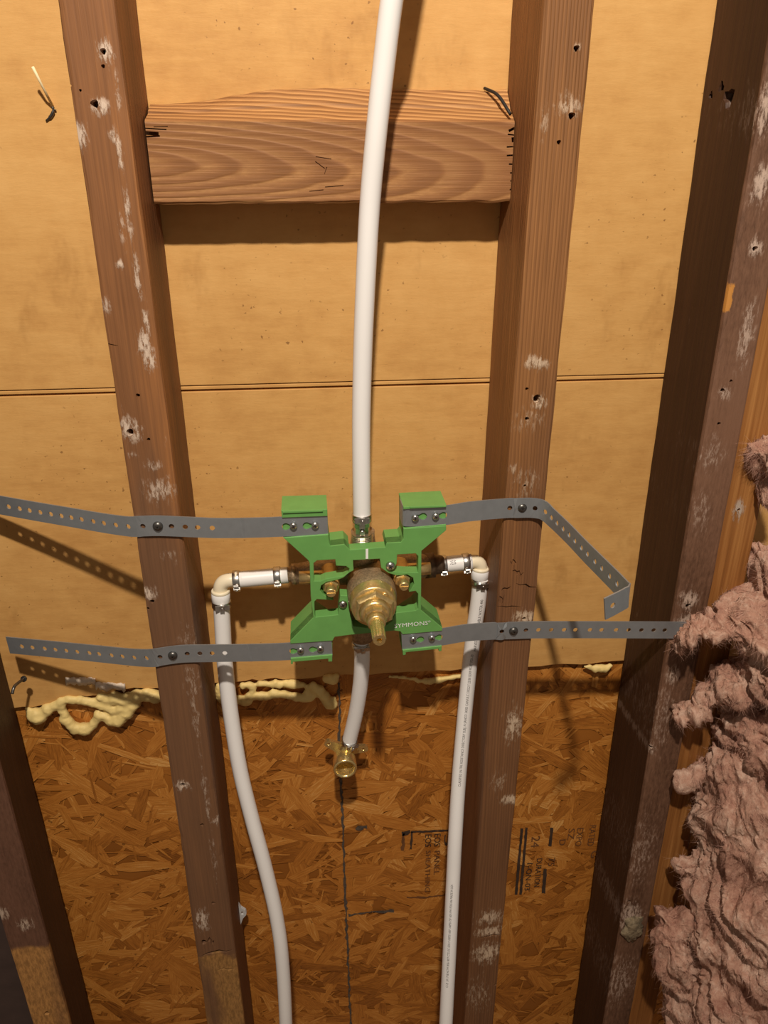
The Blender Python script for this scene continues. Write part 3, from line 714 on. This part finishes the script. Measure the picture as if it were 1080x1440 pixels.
# print and index mark
def on_front(me, org, ang, name, mat, parent, y=YF-.0006):
    me.transform(Matrix.Translation((org.x, y, org.z)) @ Matrix.Rotation(-ang, 4, 'Y') @ Matrix.Rotation(R(90), 4, 'X'))
    return link(name, me, mat, parent)
a0 = P(*q1(588,752), YF); a1 = P(*q1(748,736), YF); me = text_mesh('SYMMONS', 0.0055, 1.05)
wd = max(v.co.x for v in me.vertices); sc = (a1-a0).length/wd; me.transform(Matrix.Diagonal((sc, sc*0.95, 1, 1)))
on_front(me, a0, math.atan2(a1.z-a0.z, a1.x-a0.x), 'lettering', M['white_ink'], BR)
a0 = P(*q1(749,726), YF); me = text_mesh('\u00ae', 0.0032); on_front(me, a0, R(5), 'lettering', M['white_ink'], BR)
curve_solid('index_mark', [L1([(453,378),(465,377),(465,423),(453,424)])], YF-.0005, YF, M['white_ink'], BR)
# screws
def pan_screw(c, r, mat, parent, name='screw', axis=OUT, phase=0.6):
    mb = MB(); mb.lathe([(-.004,r*.5),(0,r*.5),(0,r),(r*.35,r*.95),(r*.6,r*.7),(r*.72,r*.4)], c, axis, 20, True)
    a, b = basis(axis); ca, sa = math.cos(phase), math.sin(phase)
    a, b = a*ca+b*sa, b*ca-a*sa
    o = mb.build(name, mat, parent)
    mb = MB(); mb.box(Vector(c)+Vector(axis)*r*.66, r*1.0, r*.24, r*.22, (a, b, Vector(axis))); mb.box(Vector(c)+Vector(axis)*r*.66, r*.24, r*1.0, r*.22, (a, b, Vector(axis)))
    mb.build('cross_recess', M['screw_dark'], o)
    return o
for zx, zy in ((110,268),(213,265),(688,230),(785,222),(144,858),(238,850),(678,806),(767,800)):
    pan_screw(P(*q1(zx, zy), YF), .0035, M['steel'], BR, phase=random.uniform(0, 1.5))
pan_screw(P(*q1(570,457), YF), .0045, M['steel'], BR)
pan_screw(P(*q1(345,640), YF), .0042, M['steel'], BR)

# ------------------------------------------------------------------ perforated straps
SW, ST = 0.0198, 0.0012
def strap(pts, holes, keys, label, screw_px, ups=None, name='perforated_strap'):
    path = catmull([P(u, v, y) if not isinstance(v, Vector) else v for (u, v, y) in pts], 24)
    S = [0.0]
    for a, b in zip(path, path[1:]): S.append(S[-1]+(b-a).length)
    L = S[-1]
    def at(s):
        s = min(max(s, 0), L)
        lo_, hi_ = 0, len(S)-1
        while hi_-lo_ > 1:
            m_ = (lo_+hi_)//2
            if S[m_] <= s: lo_ = m_
            else: hi_ = m_
        t = (s-S[lo_])/max(S[hi_]-S[lo_], 1e-9); p = path[lo_].lerp(path[hi_], t)
        a, b = max(lo_-2, 0), min(hi_+2, len(path)-1); tg = (path[b]-path[a]).normalized()
        up = Vector((0,0,1)); up = (up-tg*up.dot(tg)).normalized()
        return p, up, tg
    def s_of(u, v): 
        best = min(range(len(path)), key=lambda i: (proj(path[i])[0]-u)**2+(proj(path[i])[1]-v)**2); return S[best]
    cells = []
    for (u, v) in holes: cells.append((s_of(u, v), .0036, 'o', 0))
    for (u, v, sgn) in keys: cells.append((s_of(u, v), .0075, 'k', sgn))
    cells.sort()
    vs = []; fs = []; vi = {}
    def vert(s, w_):
        key = (round(s*1e6), round(w_*1e6))
        if key not in vi: p, up, tg = at(s); vi[key] = len(vs); vs.append(p+up*w_)
        return vi[key]
    H = SW/2
    def plain_cell(s0, s1):
        n = max(1, math.ceil((s1-s0)/.0025))
        for i in range(n):
            a, b = s0+(s1-s0)*i/n, s0+(s1-s0)*(i+1)/n
            prev = None
            ws = [-H, 0, H]
            for w0, w1 in zip(ws, ws[1:]): fs.append((vert(a, w0), vert(b, w0), vert(b, w1), vert(a, w1)))
    cur = 0.0
    for (s, hw, kind, sgn) in cells:
        s0, s1 = max(s-hw-.0008, cur), min(s+hw+.0008, L)
        if s0 > cur+1e-6: plain_cell(cur, s0)
        c = (s0+s1)/2; n = 24 if kind == 'o' else 32
        rw = (s1-s0)/2
        def rad(th):
            if kind == 'o': return .0024
            # keyhole about the cell centre: big round end and narrow slot
            best = 0
            for (ox, r_) in ((sgn*.0036, .0036), (0, .0021), (-sgn*.0022, .0021), (-sgn*.0042, .0021), (sgn*.0018, .0026)):
                bq = ox*math.cos(th); disc = bq*bq-(ox*ox-r_*r_)
                if disc >= 0: best = max(best, bq+math.sqrt(disc))
            return best
        inner = []; outer_ = []
        for i in range(n):
            th = 2*math.pi*(i+0.5)/n; ct, st = math.cos(th), math.sin(th)
            r_ = rad(th); inner.append((c+r_*ct, r_*st))
            k = min(rw/abs(ct) if abs(ct) > 1e-9 else 9, H/abs(st) if abs(st) > 1e-9 else 9); outer_.append((c+k*ct, k*st))
        # snap the rectangle corners
        for cx, cy in ((rw,H),(-rw,H),(-rw,-H),(rw,-H)):
            j = min(range(n), key=lambda i: (outer_[i][0]-c-cx)**2+(outer_[i][1]-cy)**2); outer_[j] = (c+cx, cy)
        for i in range(n):
            j = (i+1) % n; fs.append((vert(*outer_[i]), vert(*outer_[j]), vert(*inner[j]), vert(*inner[i])))
        cur = s1
    if L > cur: plain_cell(cur, L)
    mb = MB(); mb.add(vs, fs); me = mb.mesh(name)
    bm = bmesh.new(); bm.from_mesh(me); bmesh.ops.recalc_face_normals(bm, faces=bm.faces[:])
    bm.normal_update()
    if sum(f.normal.y*f.calc_area() for f in bm.faces) > 0: bmesh.ops.reverse_faces(bm, faces=bm.faces[:])
    bm.to_mesh(me); bm.free()
    root = empty(name, path[len(path)//2]); tag(root, label, 'strap', 'perforated mounting straps')
    o = link('band', me, M['galv'], root)
    md = o.modifiers.new('thick', 'SOLIDIFY'); md.thickness = ST; md.offset = -1; applied(o); o.data.materials.clear(); o.data.materials.append(M['galv'])
    pan_screw(P(screw_px[0], screw_px[1], -.0024), .0046, M['screw_dark'], root)
    return root
def z2(zx, zy): return (zx/2.7, 660+zy/2.7)
def z3(zx, zy): return (660+zx*.3889, 660+zy*.3889)
YT = YF+.0012
UL_h = [z2(*h) for h in ((35,142),(72,148),(111,155),(150,162),(190,168),(230,176),(270,184),(311,190),(353,198),(395,205),(439,214),(486,219),(543,214),(652,215),(702,218),(752,222),(806,225))]
strap([(461,738,YT),(430,739.5,YT),(395,741,YT),(370,742,YT),(345,742.6,YT),(336,742.8,YT+.0008),(300,742.8,-.0024),(262,741.2,-.0026),(225,739.7,-.0026),(200,740.2,-.0022),(186,741,.001),(170,739.5,.006),(140,735,.015),(100,728,.027),(50,719.5,.042),(0,710.5,.056),(-16,707.6,.060)],
      UL_h, [(*q1(92,270),1), (*q1(192,267),1)], 'upper left perforated grey strap bending back past the plaster-scuffed stud', (222,739.6))
LL_h = [z2(*h) for h in ((82,672),(124,677),(166,681),(207,685),(250,689),(293,693),(336,699),(378,704),(421,710),(464,715),(508,719),(555,723),(606,712),(710,702),(757,703),(805,705),(856,705))]
strap([(467,911.4,YT),(440,913.5,YT),(408,916.2,YT),(380,917.5,YT),(355,918.2,YT),(346,918.4,YT+.0008),(300,919,-.0024),(262,919.6,-.0026),(243,921.3,-.0026),(222,924.5,-.0024),(212,925.8,.0),(196,925.4,.006),(178,924,.012),(130,919,.026),(70,913,.042),(11,907.4,.056)],
      LL_h, [(*q1(126,862),1), (*q1(220,853),1)], 'lower left perforated grey strap ending in the air above the foam', (243,921.3))
UR_h = [z3(*h) for h in ((145,138),(238,138),(278,152),(305,170),(325,190),(346,211),(367,235),(390,256),(412,279),(436,301),(461,328),(487,354),(514,381),(541,410))]
yend = -.02
p0 = P(768,719,-.002)
while (P(882,832,yend)-p0).length < .150: yend -= .001
def dep(k): return -.004+(yend+.004)*k
pe = P(886,838,yend); pend = P(851,857,yend-.012)
xt = P(566.7,727,YF); xt.x -= .0004
strap([(0,Vector((xt.x, YT+.022, xt.z-.0005)),0),(0,Vector((xt.x, YT+.012, xt.z)),0),(0,Vector((xt.x, YT+.005, xt.z)),0),(0,Vector((xt.x+.0006, YT+.0012, xt.z)),0),(0,Vector((xt.x+.0026, YT, xt.z)),0),(578,726.8,YT),(600,726,YT),(629,724.5,YT),(655,720.3,YT),(676,718,YT),(686,717,YT+.0008),(712,715,-.0024),(734,713.8,-.0026),(750,714,-.0028),(764,717,-.007),(778,729,dep(.10)),(800,750,dep(.28)),(822,773,dep(.47)),(845,796,dep(.66)),(868,819,dep(.85)),(882,834,dep(.97)),(885,838.5,yend-.002),(880,842,yend-.004),(868,848.5,yend-.008),(851,857,yend-.012)],
      UR_h+[(862,851)], [(*q1(706,227),1), (*q1(804,219),1)], 'upper right perforated strap folded outward into a hook beyond the stud', (734,713.8))
LR_h = [z3(*h) for h in ((116,584),(205,582),(250,582),(296,580),(342,580),(388,580),(434,580),(480,580),(528,580),(573,580),(619,580),(665,580),(711,580))]
strap([(565,902,YT),(595,899,YT),(621.5,896,YT),(650,891,YT),(664,889.5,YT),(674,888.8,YT+.0008),(699,887.5,-.0024),(722,887,-.0026),(760,886,-.0024),(850,886,-.002),(948,886.5,-.002),(990,887,-.002)],
      LR_h, [(*q1(696,803),1), (*q1(786,797),1)], 'lower right perforated strap running straight to the insulation', (722,886.9))

# ------------------------------------------------------------------ printing on the tubes and the board
def wrap_text(body, path, s_end, height, ang, name, parent, mat, r=PR+.00012, flip=False, sq=1.0):
    """letters laid along a tube, reading from the far end of the path back to its start"""
    me = text_mesh(body, height); S = [0]
    for a, b in zip(path, path[1:]): S.append(S[-1]+(b-a).length)
    def at(s):
        i = 0
        while i < len(S)-2 and S[i+1] < s: i += 1
        t = (s-S[i])/(S[i+1]-S[i]); return path[i].lerp(path[i+1], t), (path[i+1]-path[i]).normalized()
    wd_ = max(v.co.x for v in me.vertices)
    for v in me.vertices:
        s = s_end+(wd_-v.co.x)*sq if not flip else s_end+v.co.x*sq
        p, tg = at(min(max(s, 0), S[-1]-1e-5))
        a = (OUT-tg*OUT.dot(tg)).normalized(); b = tg.cross(a)
        sg = -1 if flip else 1
        th = ang+sg*(v.co.y-height*.35)/r
        v.co = p+a*(r*math.cos(th))+b*(r*math.sin(th))
    me.update(); return link(name, me, mat, parent), wd_*sq
M['tube_ink'] = plain('tube_print', srgb(58,52,50), 0.7, vary=0.1)
_, wA_ = wrap_text('HARVEST CL5 IN POTABLE WATER 400', right, .022, .0046, R(-10), 'printed_lettering', t_right, M['tube_ink'], sq=.80)
wrap_text('CLASSIFIED IN FIRE RESISTANCE DIRECTORY SUBJ. N SANCO 24303 CAN/ULC S102.2 F 25/50 SDR9 PE-RT PEX-10', right, .022+wA_+.004, .0042, R(6), 'printed_lettering', t_right, M['tube_ink'], sq=.80)
wrap_text('C US  24 17 08 ASTM F876 F877 CTS-OC SDR-9 100PSI 180F 160PSI 73F NSF-PW PEX5106 MADE IN USA', right, .022+wA_+.30, .0040, R(20), 'printed_lettering', t_right, M['tube_ink'], sq=.80)
stubp = [sr0+(sr1-sr0)*k/6 for k in range(7)]
wrap_text('IES', stubp, .0125, .0055, R(-36), 'printed_lettering', t_rs, M['tube_ink'], flip=True)
wrap_text('W', stubp, .0300, .0050, R(-36), 'printed_lettering', t_rs, M['tube_ink'], flip=True)

YI = OSBY-.0021
def board_text(body, u, v, hpx, mat, lenpx=None):
    """stencilled letters turned a quarter, reading downwards"""
    me = text_mesh(body, 1.0); c = P(u, v, YI); h = abs(P(u+hpx, v, YI).x-c.x); xs = [q.co.x for q in me.vertices]; w_ = max(xs)
    L_ = abs(P(u, v+lenpx, YI).z-c.z) if lenpx else h*w_
    me.transform(Matrix.Diagonal((L_/w_, h/0.7, 1, 1)))
    me.transform(Matrix.Translation((c.x, YI, c.z)) @ Matrix.Rotation(R(90), 4, 'Y') @ Matrix.Rotation(R(90), 4, 'X'))
    return link('stencil_lettering', me, mat, wall)
def ink_line(pts, wpx, mat, jit=0.0):
    n_ = 0; mb = MB(); pp = []
    for (a, b) in zip(pts, pts[1:]):
        steps = max(2, int(math.hypot(b[0]-a[0], b[1]-a[1])/4))
        pp += [(a[0]+(b[0]-a[0])*i/steps, a[1]+(b[1]-a[1])*i/steps) for i in range(steps)]
    pp.append(pts[-1]); vs = []; fs = []
    for i, (u, v) in enumerate(pp):
        a, b = pp[max(i-1, 0)], pp[min(i+1, len(pp)-1)]; d = math.hypot(b[0]-a[0], b[1]-a[1]) or 1
        nx, ny = -(b[1]-a[1])/d, (b[0]-a[0])/d; w_ = wpx/2*(1+random.uniform(-jit, jit)); o_ = random.uniform(-jit, jit)*wpx*.5
        vs += [P(u+nx*(w_+o_), v+ny*(w_+o_), YI), P(u-nx*(w_-o_), v-ny*(w_-o_), YI)]
    for i in range(len(pp)-1): fs.append((2*i, 2*i+1, 2*i+3, 2*i+2))
    mb.add(vs, fs); return mb.build('ink_line', mat, wall)
M['ink_line'] = plain('blue_black_chalk', srgb(82,70,60), 0.85, vary=0.4, nsc=300)
ink_line([(476,960),(478,1010),(477,1040),(480,1110),(482,1150),(484,1220),(487,1290),(490,1360),(493,1440),(496,1530)], 3.0, M['ink_line'], .6)
ink_line([(490,1287),(520,1283),(554,1281)], 3.0, M['ink_line'], .6)
ink_line([(500,1165),(516,1162)], 5, M['ink_line'], .6)
ink_line([(565,1172),(577,1170)], 5, M['ink'], .5); ink_line([(568,1172),(566,1196)], 4, M['ink_faint'], .5)
ink_line([(578,1170),(632,1168)], 2.6, M['ink'], .3); ink_line([(579,1170),(578,1194)], 2.6, M['ink'], .4)
board_text('EOS', 598, 1173, 9, M['ink'], 18); board_text('EOS', 611, 1172, 9, M['ink'], 18); board_text('5', 625, 1172, 11, M['ink'], 18)
board_text('SHEATHING', 599, 1196, 7, M['ink_faint'], 58); board_text('PANEL', 611, 1196, 8, M['ink_faint'], 34)
ink_line([(572,1262),(600,1262),(629,1258)], 2, M['ink_faint'], .5)
for (a, b, c_, w_) in ((734,1165,1258,3.6),(740.5,1164,1258,3.6),(776,1164,1190,4.0),(767,1222,1256,5.0)):
    ink_line([(a, b), (a-(c_-b)*.09, c_)], w_, M['ink'], .15)
board_text('1-ON-03', 741.5, 1212, 8, M['ink'], 40); board_text('DURATION', 755, 1207, 8, M['ink'], 40); board_text('24', 748, 1176, 12, M['ink_faint'], 16)
board_text('75', 772, 1206, 9, M['ink_faint'], 12); board_text('D', 787, 1180, 9, M['ink_faint'], 9); board_text('SZ', 800, 1165, 9, M['ink_faint'], 16)
board_text('EXPO', 812, 1164, 9, M['ink_faint'], 26); board_text('RATED', 830, 1160, 9, M['ink_faint'], 30); board_text('G', 832, 1196, 9, M['ink_faint'], 10)

# ------------------------------------------------------------------ spray foam
def foam(label, beads, seed):
    rf = random.Random(seed); mb = MB()
    for bead in beads:
        pts = [P(u, v, y) for (u, v, r, y) in bead]; rr = [b[2] for b in bead]
        for i in range(len(pts)-1):
            d = (pts[i+1]-pts[i]).length; n = max(1, int(d/.0028))
            for k in range(n+1):
                t = k/n; c = pts[i].lerp(pts[i+1], t); r = .88*(rr[i]+(rr[i+1]-rr[i])*t)*rf.uniform(.82, 1.16)
                c = c+Vector((rf.uniform(-1,1), 0, rf.uniform(-1,1)))*r*.18
                mb.lathe([(-r*.96,r*.26),(-r*.7,r*.71),(0,r),(r*.7,r*.71),(r*.96,r*.26)], c, (0,0,1), 9, True)
    o = mb.build('spray_foam', M['foam']); md = o.modifiers.new('r', 'REMESH'); md.mode = 'VOXEL'; md.voxel_size = .0017; md.use_smooth_shade = True
    ms = o.modifiers.new('s', 'SMOOTH'); ms.iterations = 2; ms.factor = .5
    applied(o); o.data.materials.clear(); o.data.materials.append(M['foam'])
    for v in o.data.vertices:
        nn = noise.noise(v.co*150)*.0009+noise.noise(v.co*420)*.0004; v.co += v.normal*nn
    for p_ in o.data.polygons: p_.use_smooth = True
    c = P(*bead_centre(beads), WALL); rebase(o, c); return tag(o, label, 'spray foam', 'hardened foam beads')
def bead_centre(beads):
    a = [(b[0], b[1]) for q in beads for b in q]; return sum(x for x, _ in a)/len(a), max(y for _, y in a)
def z7(pts, y=.090): return [(p[0]*.2222, 920+p[1]*.2222, p[2], p[3] if len(p) > 3 else y) for p in pts]
foam('yellow foam bead with a big open loop in the left bay', [
    z7([(175,350,.005),(215,385,.008),(250,385,.010),(300,350,.008),(350,320,.006),(385,295,.006)]),
    z7([(390,300,.006),(398,370,.006),(425,425,.007),(480,470,.008),(540,480,.008),(590,440,.007),(630,385,.007),(660,390,.006),(710,420,.008),(750,410,.009),(790,370,.009),(850,310,.008)]),
    z7([(420,285,.0055),(500,290,.006),(580,300,.006),(660,320,.006),(720,350,.007),(780,340,.008)]),
    z7([(640,270,.006),(720,280,.009),(800,290,.009),(870,265,.008),(930,255,.008),(980,265,.009),(1010,270,.007)])], 1)
def z8(pts, y=.090): return [(290+p[0]*.1944, 920+p[1]*.1944, p[2], p[3] if len(p) > 3 else y) for p in pts]
foam('yellow foam bead behind the plain supply tube and under the bracket', [
    z8([(90,230,.005),(92,290,.005),(110,330,.006),(160,335,.006),(230,330,.006),(290,345,.007),(320,310,.006),(340,250,.004),(325,220,.005),(270,225,.005)]),
    z8([(375,215,.004),(430,215,.0045),(500,215,.0055),(530,220,.0055)]), z8([(580,215,.006),(640,215,.006),(700,220,.0055)]),
    z8([(340,300,.005),(430,300,.006),(520,280,.006),(600,300,.006),(660,310,.006),(730,318,.006),(790,290,.006)]),
    z8([(770,235,.006),(820,260,.007),(860,310,.007),(890,355,.008),(915,365,.006),(920,330,.005)]), z8([(730,245,.004),(720,290,.004)])], 2)
foam('thin yellow foam smear right of the spout tube', [[(585,957,.003,.091),(605,958,.005,.091),(625,955,.004,.091),(648,951,.003,.091)], [(548,951,.0025,.092),(585,955,.003,.092)]], 3)
foam('small foam dab on the sheathing edge beside the dark stud', [[(822,937,.0025,.090),(838,940,.005,.090),(850,940,.0055,.090),(858,936,.003,.090)]], 4)
foam('little round foam knob under the lower left bracket tab', [[(459,955,.006,.088),(468,955,.007,.088),(473,951,.005,.088)]], 5)

# torn paper lip on the sheathing
mb = MB(); rt = random.Random(5)
for row, (u0, u1, v0, v1) in enumerate(((92,134,952,953),(134,176,959,961))):
    vs = []; n_ = 14
    for i in range(n_+1):
        t = i/n_; u = u0+(u1-u0)*t; v = v0+(v1-v0)*t+rt.uniform(-1,1)
        vs += [P(u, v, WALL-.0004), P(u, v+5+rt.uniform(-1.5,1.5), WALL-.0022-rt.uniform(0,.0015)), P(u+1, v+10+rt.uniform(-2,3), WALL-.0006)]
    fs = []
    for i in range(n_):
        for j in (0, 1): fs.append((3*i+j, 3*i+j+1, 3*i+3+j+1, 3*i+3+j))
    mb.add(vs, fs, True)
o = mb.build('torn_paper', M['paper'], wall); md = o.modifiers.new('t', 'SOLIDIFY'); md.thickness = .0004

# ------------------------------------------------------------------ small things
e = empty('splinter', P(74,150,WALL)); tag(e, 'thin pale splinter stuck to the sheathing at upper left', 'splinter')
mb = MB(); mb.sweep([P(46,94,.072), P(60,122,.078), P(74,149,.0885)], [.0012,.0009,.0012], 7); mb.build('shaft', plain('pale_wood', srgb(250,232,186), 0.6, vary=0.05), e)
mb = MB(); mb.sweep(catmull([P(74,150,.0885), P(75,156,.0885), P(72,163,.0888), P(65,170,.0893)], 4), [.0010]*5+[.0014]*5+[.0009]*3, 7); mb.sweep([P(75,154,.0885), P(79,155,.0885)], .0006, 6); mb.build('dark_tip', M['screw_dark'], e)
mb = MB()
zc = P(346,1284,.07)
bx = Bbr(zc.z)+.0002
prof = [(-.022,0),(-.010,.004),(-.004,.0085),(.0,.0095),(.004,.0085),(.010,.003),(.018,0)]
loop = [(bx-.002, zc.z-.022)]+[(bx+w_, zc.z+h) for h, w_ in prof]+[(bx-.002, zc.z+.018)]
o = curve_solid('wire_clip', [[(x, z) for x, z in loop], [(bx+.0025, zc.z-.003), (bx+.0055, zc.z-.003), (bx+.0055, zc.z+.003), (bx+.0025, zc.z+.003)]], .070, .074, plain('clip_plastic', srgb(196,196,196), .5), None)
tag(o, 'small grey clip on the side of the plaster-scuffed stud, beside the curving tube', 'clip')

# ------------------------------------------------------------------ insulation
def insulation_mat():
    t = NT('pink_fibreglass'); p = t.pos(); a = t.noise(p, 22, 4, 0.6); b = t.noise(t.scale(p, (1, 1, .45)), 160, 4, 0.7)
    f = t.math('ADD', t.math('MULTIPLY', a, 0.6), t.math('MULTIPLY', b, 0.45))
    c = t.ramp(f, [(0.34, srgb(138,92,78)), (0.52, srgb(180,138,118)), (0.70, srgb(214,184,164))])
    t.bump(b, 0.004, 0.9)
    return t.out(c, 0.85, 0, 0.15)
M['pink'] = insulation_mat()
M['fibre'] = plain('glass_fibre', srgb(206,160,140), 0.5, vary=0.28, nsc=45, spec=0.5)
def insulation(label, clumps, nfib, seed, vox=.0038):
    rf = random.Random(seed); mb = MB()
    for (u, v, y, ru, rv, ry, ang) in clumps:
        c = P(u, v, y); sx = abs(P(u+ru, v, y).x-c.x); sz = abs(P(u, v+rv, y).z-c.z); ca, sa = math.cos(ang), math.sin(ang)
        vs = []; fs = []; nu, nv = 20, 12
        for j in range(nv+1):
            ph = math.pi*j/nv
            for i in range(nu):
                th = 2*math.pi*i/nu; a, b, d = math.sin(ph)*math.cos(th)*sx, math.cos(ph)*sz, math.sin(ph)*math.sin(th)*ry
                vs.append(c+Vector((a*ca-b*sa, d, a*sa+b*ca)))
        for j in range(nv):
            for i in range(nu): fs.append((j*nu+i, j*nu+(i+1) % nu, (j+1)*nu+(i+1) % nu, (j+1)*nu+i))
        mb.add(vs, fs, True)
    o = mb.build('insulation_batt', M['pink']); bm = bmesh.new(); bm.from_mesh(o.data); bmesh.ops.remove_doubles(bm, verts=bm.verts[:], dist=1e-5); bmesh.ops.recalc_face_normals(bm, faces=bm.faces[:]); bm.to_mesh(o.data); bm.free()
    md = o.modifiers.new('r', 'REMESH'); md.mode = 'VOXEL'; md.voxel_size = vox; md.use_smooth_shade = True
    ms = o.modifiers.new('s', 'SMOOTH'); ms.iterations = 2
    ss = o.modifiers.new('d', 'SUBSURF'); ss.subdivision_type = 'SIMPLE'; ss.levels = 1; ss.render_levels = 1
    applied(o); me = o.data; me.materials.clear(); me.materials.append(M['pink'])
    new = []
    fl_ = Vector((0.34, -0.25, -0.90)).normalized(); sd = Vector((0,1,0)).cross(fl_).normalized(); th_ = fl_.cross(sd)
    for v in me.vertices:
        q = v.co.copy(); wq = q+Vector((noise.noise(q*14), noise.noise(q*14+Vector((9,0,0))), noise.noise(q*14+Vector((0,9,0)))))*.022
        a_, b_, c_ = wq.dot(fl_), wq.dot(sd), wq.dot(th_)
        l1 = Vector((a_*.30, b_, c_)); l2 = Vector((a_*.22, b_, c_))
        d = .010*noise.noise(q*26) + .010*(0.4-abs(noise.noise(l1*46+Vector((3,1,7))))*2.0) + .0050*noise.noise(l2*120) + .0044*(0.35-abs(noise.noise(Vector((a_*.20, b_, c_))*170))*1.6) + .0026*noise.noise(Vector((a_*.16, b_, c_))*330) + .0014*noise.noise(q*420)
        new.append(q+v.normal*d)
    for v, q in zip(me.vertices, new): v.co = q
    me.update()
    for p_ in me.polygons: p_.use_smooth = True
    # loose fibres standing off the surface
    vs = []; fs = []; polys = me.polygons; npoly = len(polys)
    for i in range(nfib):
        p_ = polys[rf.randrange(npoly)]; c = p_.center; nrm = p_.normal
        if nrm.dot(CAM-c) < -0.15*(CAM-c).length: continue
        fd = Vector((noise.noise(c*55), noise.noise(c*55+Vector((5,0,0))), noise.noise(c*55+Vector((0,5,0))))); tg = fl_*1.0+fd*2.6+Vector((rf.gauss(0,.35), rf.gauss(0,.35), rf.gauss(0,.35))); tg = (tg-nrm*tg.dot(nrm)).normalized()
        L_ = rf.uniform(.005, .015); lift = rf.uniform(.0, .22) if rf.random() < .9 else rf.uniform(.2, .6)
        wv = nrm.cross(tg)*rf.uniform(.00005, .00011); cu_ = nrm.cross(tg)*rf.uniform(-.9, .9)
        b0 = len(vs)
        for k in range(4):
            t = k/3; q = c-nrm*.0006+tg*L_*t+nrm*L_*lift*(t*1.6-t*t)+cu_*L_*t*t*.5
            vs += [q+wv*(1-t*.7), q-wv*(1-t*.7)]
        fs += [(b0+2*k, b0+2*k+1, b0+2*k+3, b0+2*k+2) for k in range(3)]
    mb = MB(); mb.add(vs, fs); fo = mb.build('loose_fibres', M['fibre'], None, fix=False)
    root = empty('insulation_batt', P(clumps[-1][0], clumps[-1][1], clumps[-1][2])); tag(root, label, 'insulation')
    for q in (o, fo): q.parent = root; q.matrix_parent_inverse = root.matrix_world.inverted(); q['kind'] = 'stuff'
    o.name = 'fluffy_mass'; return root
insulation('small pink insulation tuft poking out beside the fresh board', [(1088,640,-.01,26,24,.03,.3),(1084,690,-.005,14,24,.02,.2),(1066,632,-.01,12,9,.012,.5)], 14000, 3)
insulation('large torn heap of pink fibreglass insulation spilling out at right', [
    (1080,850,-.02,40,18,.03,.2),(1078,800,-.01,18,30,.03,.1),
    (1060,868,-.035,50,16,.03,-.25),(1010,878,-.03,52,12,.022,.10),(975,890,-.028,28,10,.016,.45),(958,902,-.022,13,17,.012,-.5),
    (1075,900,-.05,44,24,.04,-.5),(1095,940,-.05,40,40,.04,-.4),
    (1050,960,-.03,46,18,.03,.1),(1010,972,-.025,26,10,.015,.6),(974,1002,-.02,26,6,.010,.70),
    (1065,1000,-.02,50,30,.03,.0),(1040,1030,-.015,34,20,.02,-.5),(1090,1040,-.04,50,50,.05,0),
    (1005,1080,-.015,40,9,.014,.25),(978,1089,-.015,22,6,.010,.3),(967,1097,-.015,12,5,.008,.3),(1045,1075,-.03,40,22,.03,.2),
    (1060,1120,-.04,60,40,.05,-.2),(1015,1140,-.03,30,36,.035,-.2),(1080,1180,-.06,60,60,.06,0),(1040,1190,-.045,44,46,.045,.2),
    (970,1218,-.03,20,9,.012,.3),(1000,1215,-.035,28,22,.025,.1),(1010,1260,-.045,36,46,.04,.3),(1060,1270,-.07,60,60,.06,.2),
    (945,1292,-.04,22,12,.018,-.2),(938,1315,-.045,18,22,.02,.3),(960,1300,-.045,12,18,.015,.3),(952,1360,-.055,22,50,.025,.35),(975,1430,-.06,30,50,.03,.3),
    (1010,1340,-.06,32,60,.035,.3),(1050,1350,-.08,40,70,.045,.3),(1095,1350,-.10,50,80,.05,.2),(1030,1440,-.09,45,70,.05,.2),(1090,1450,-.11,60,70,.05,.2),(1000,1480,-.08,50,60,.05,0),(1060,1530,-.10,90,80,.06,0),(1150,900,-.02,70,60,.06,0),(1160,1000,-.03,70,70,.06,0),(1150,1130,-.05,70,80,.07,0),(1150,1280,-.08,80,90,.07,0),(1160,1430,-.1,80,90,.07,0)], 150000, 4)
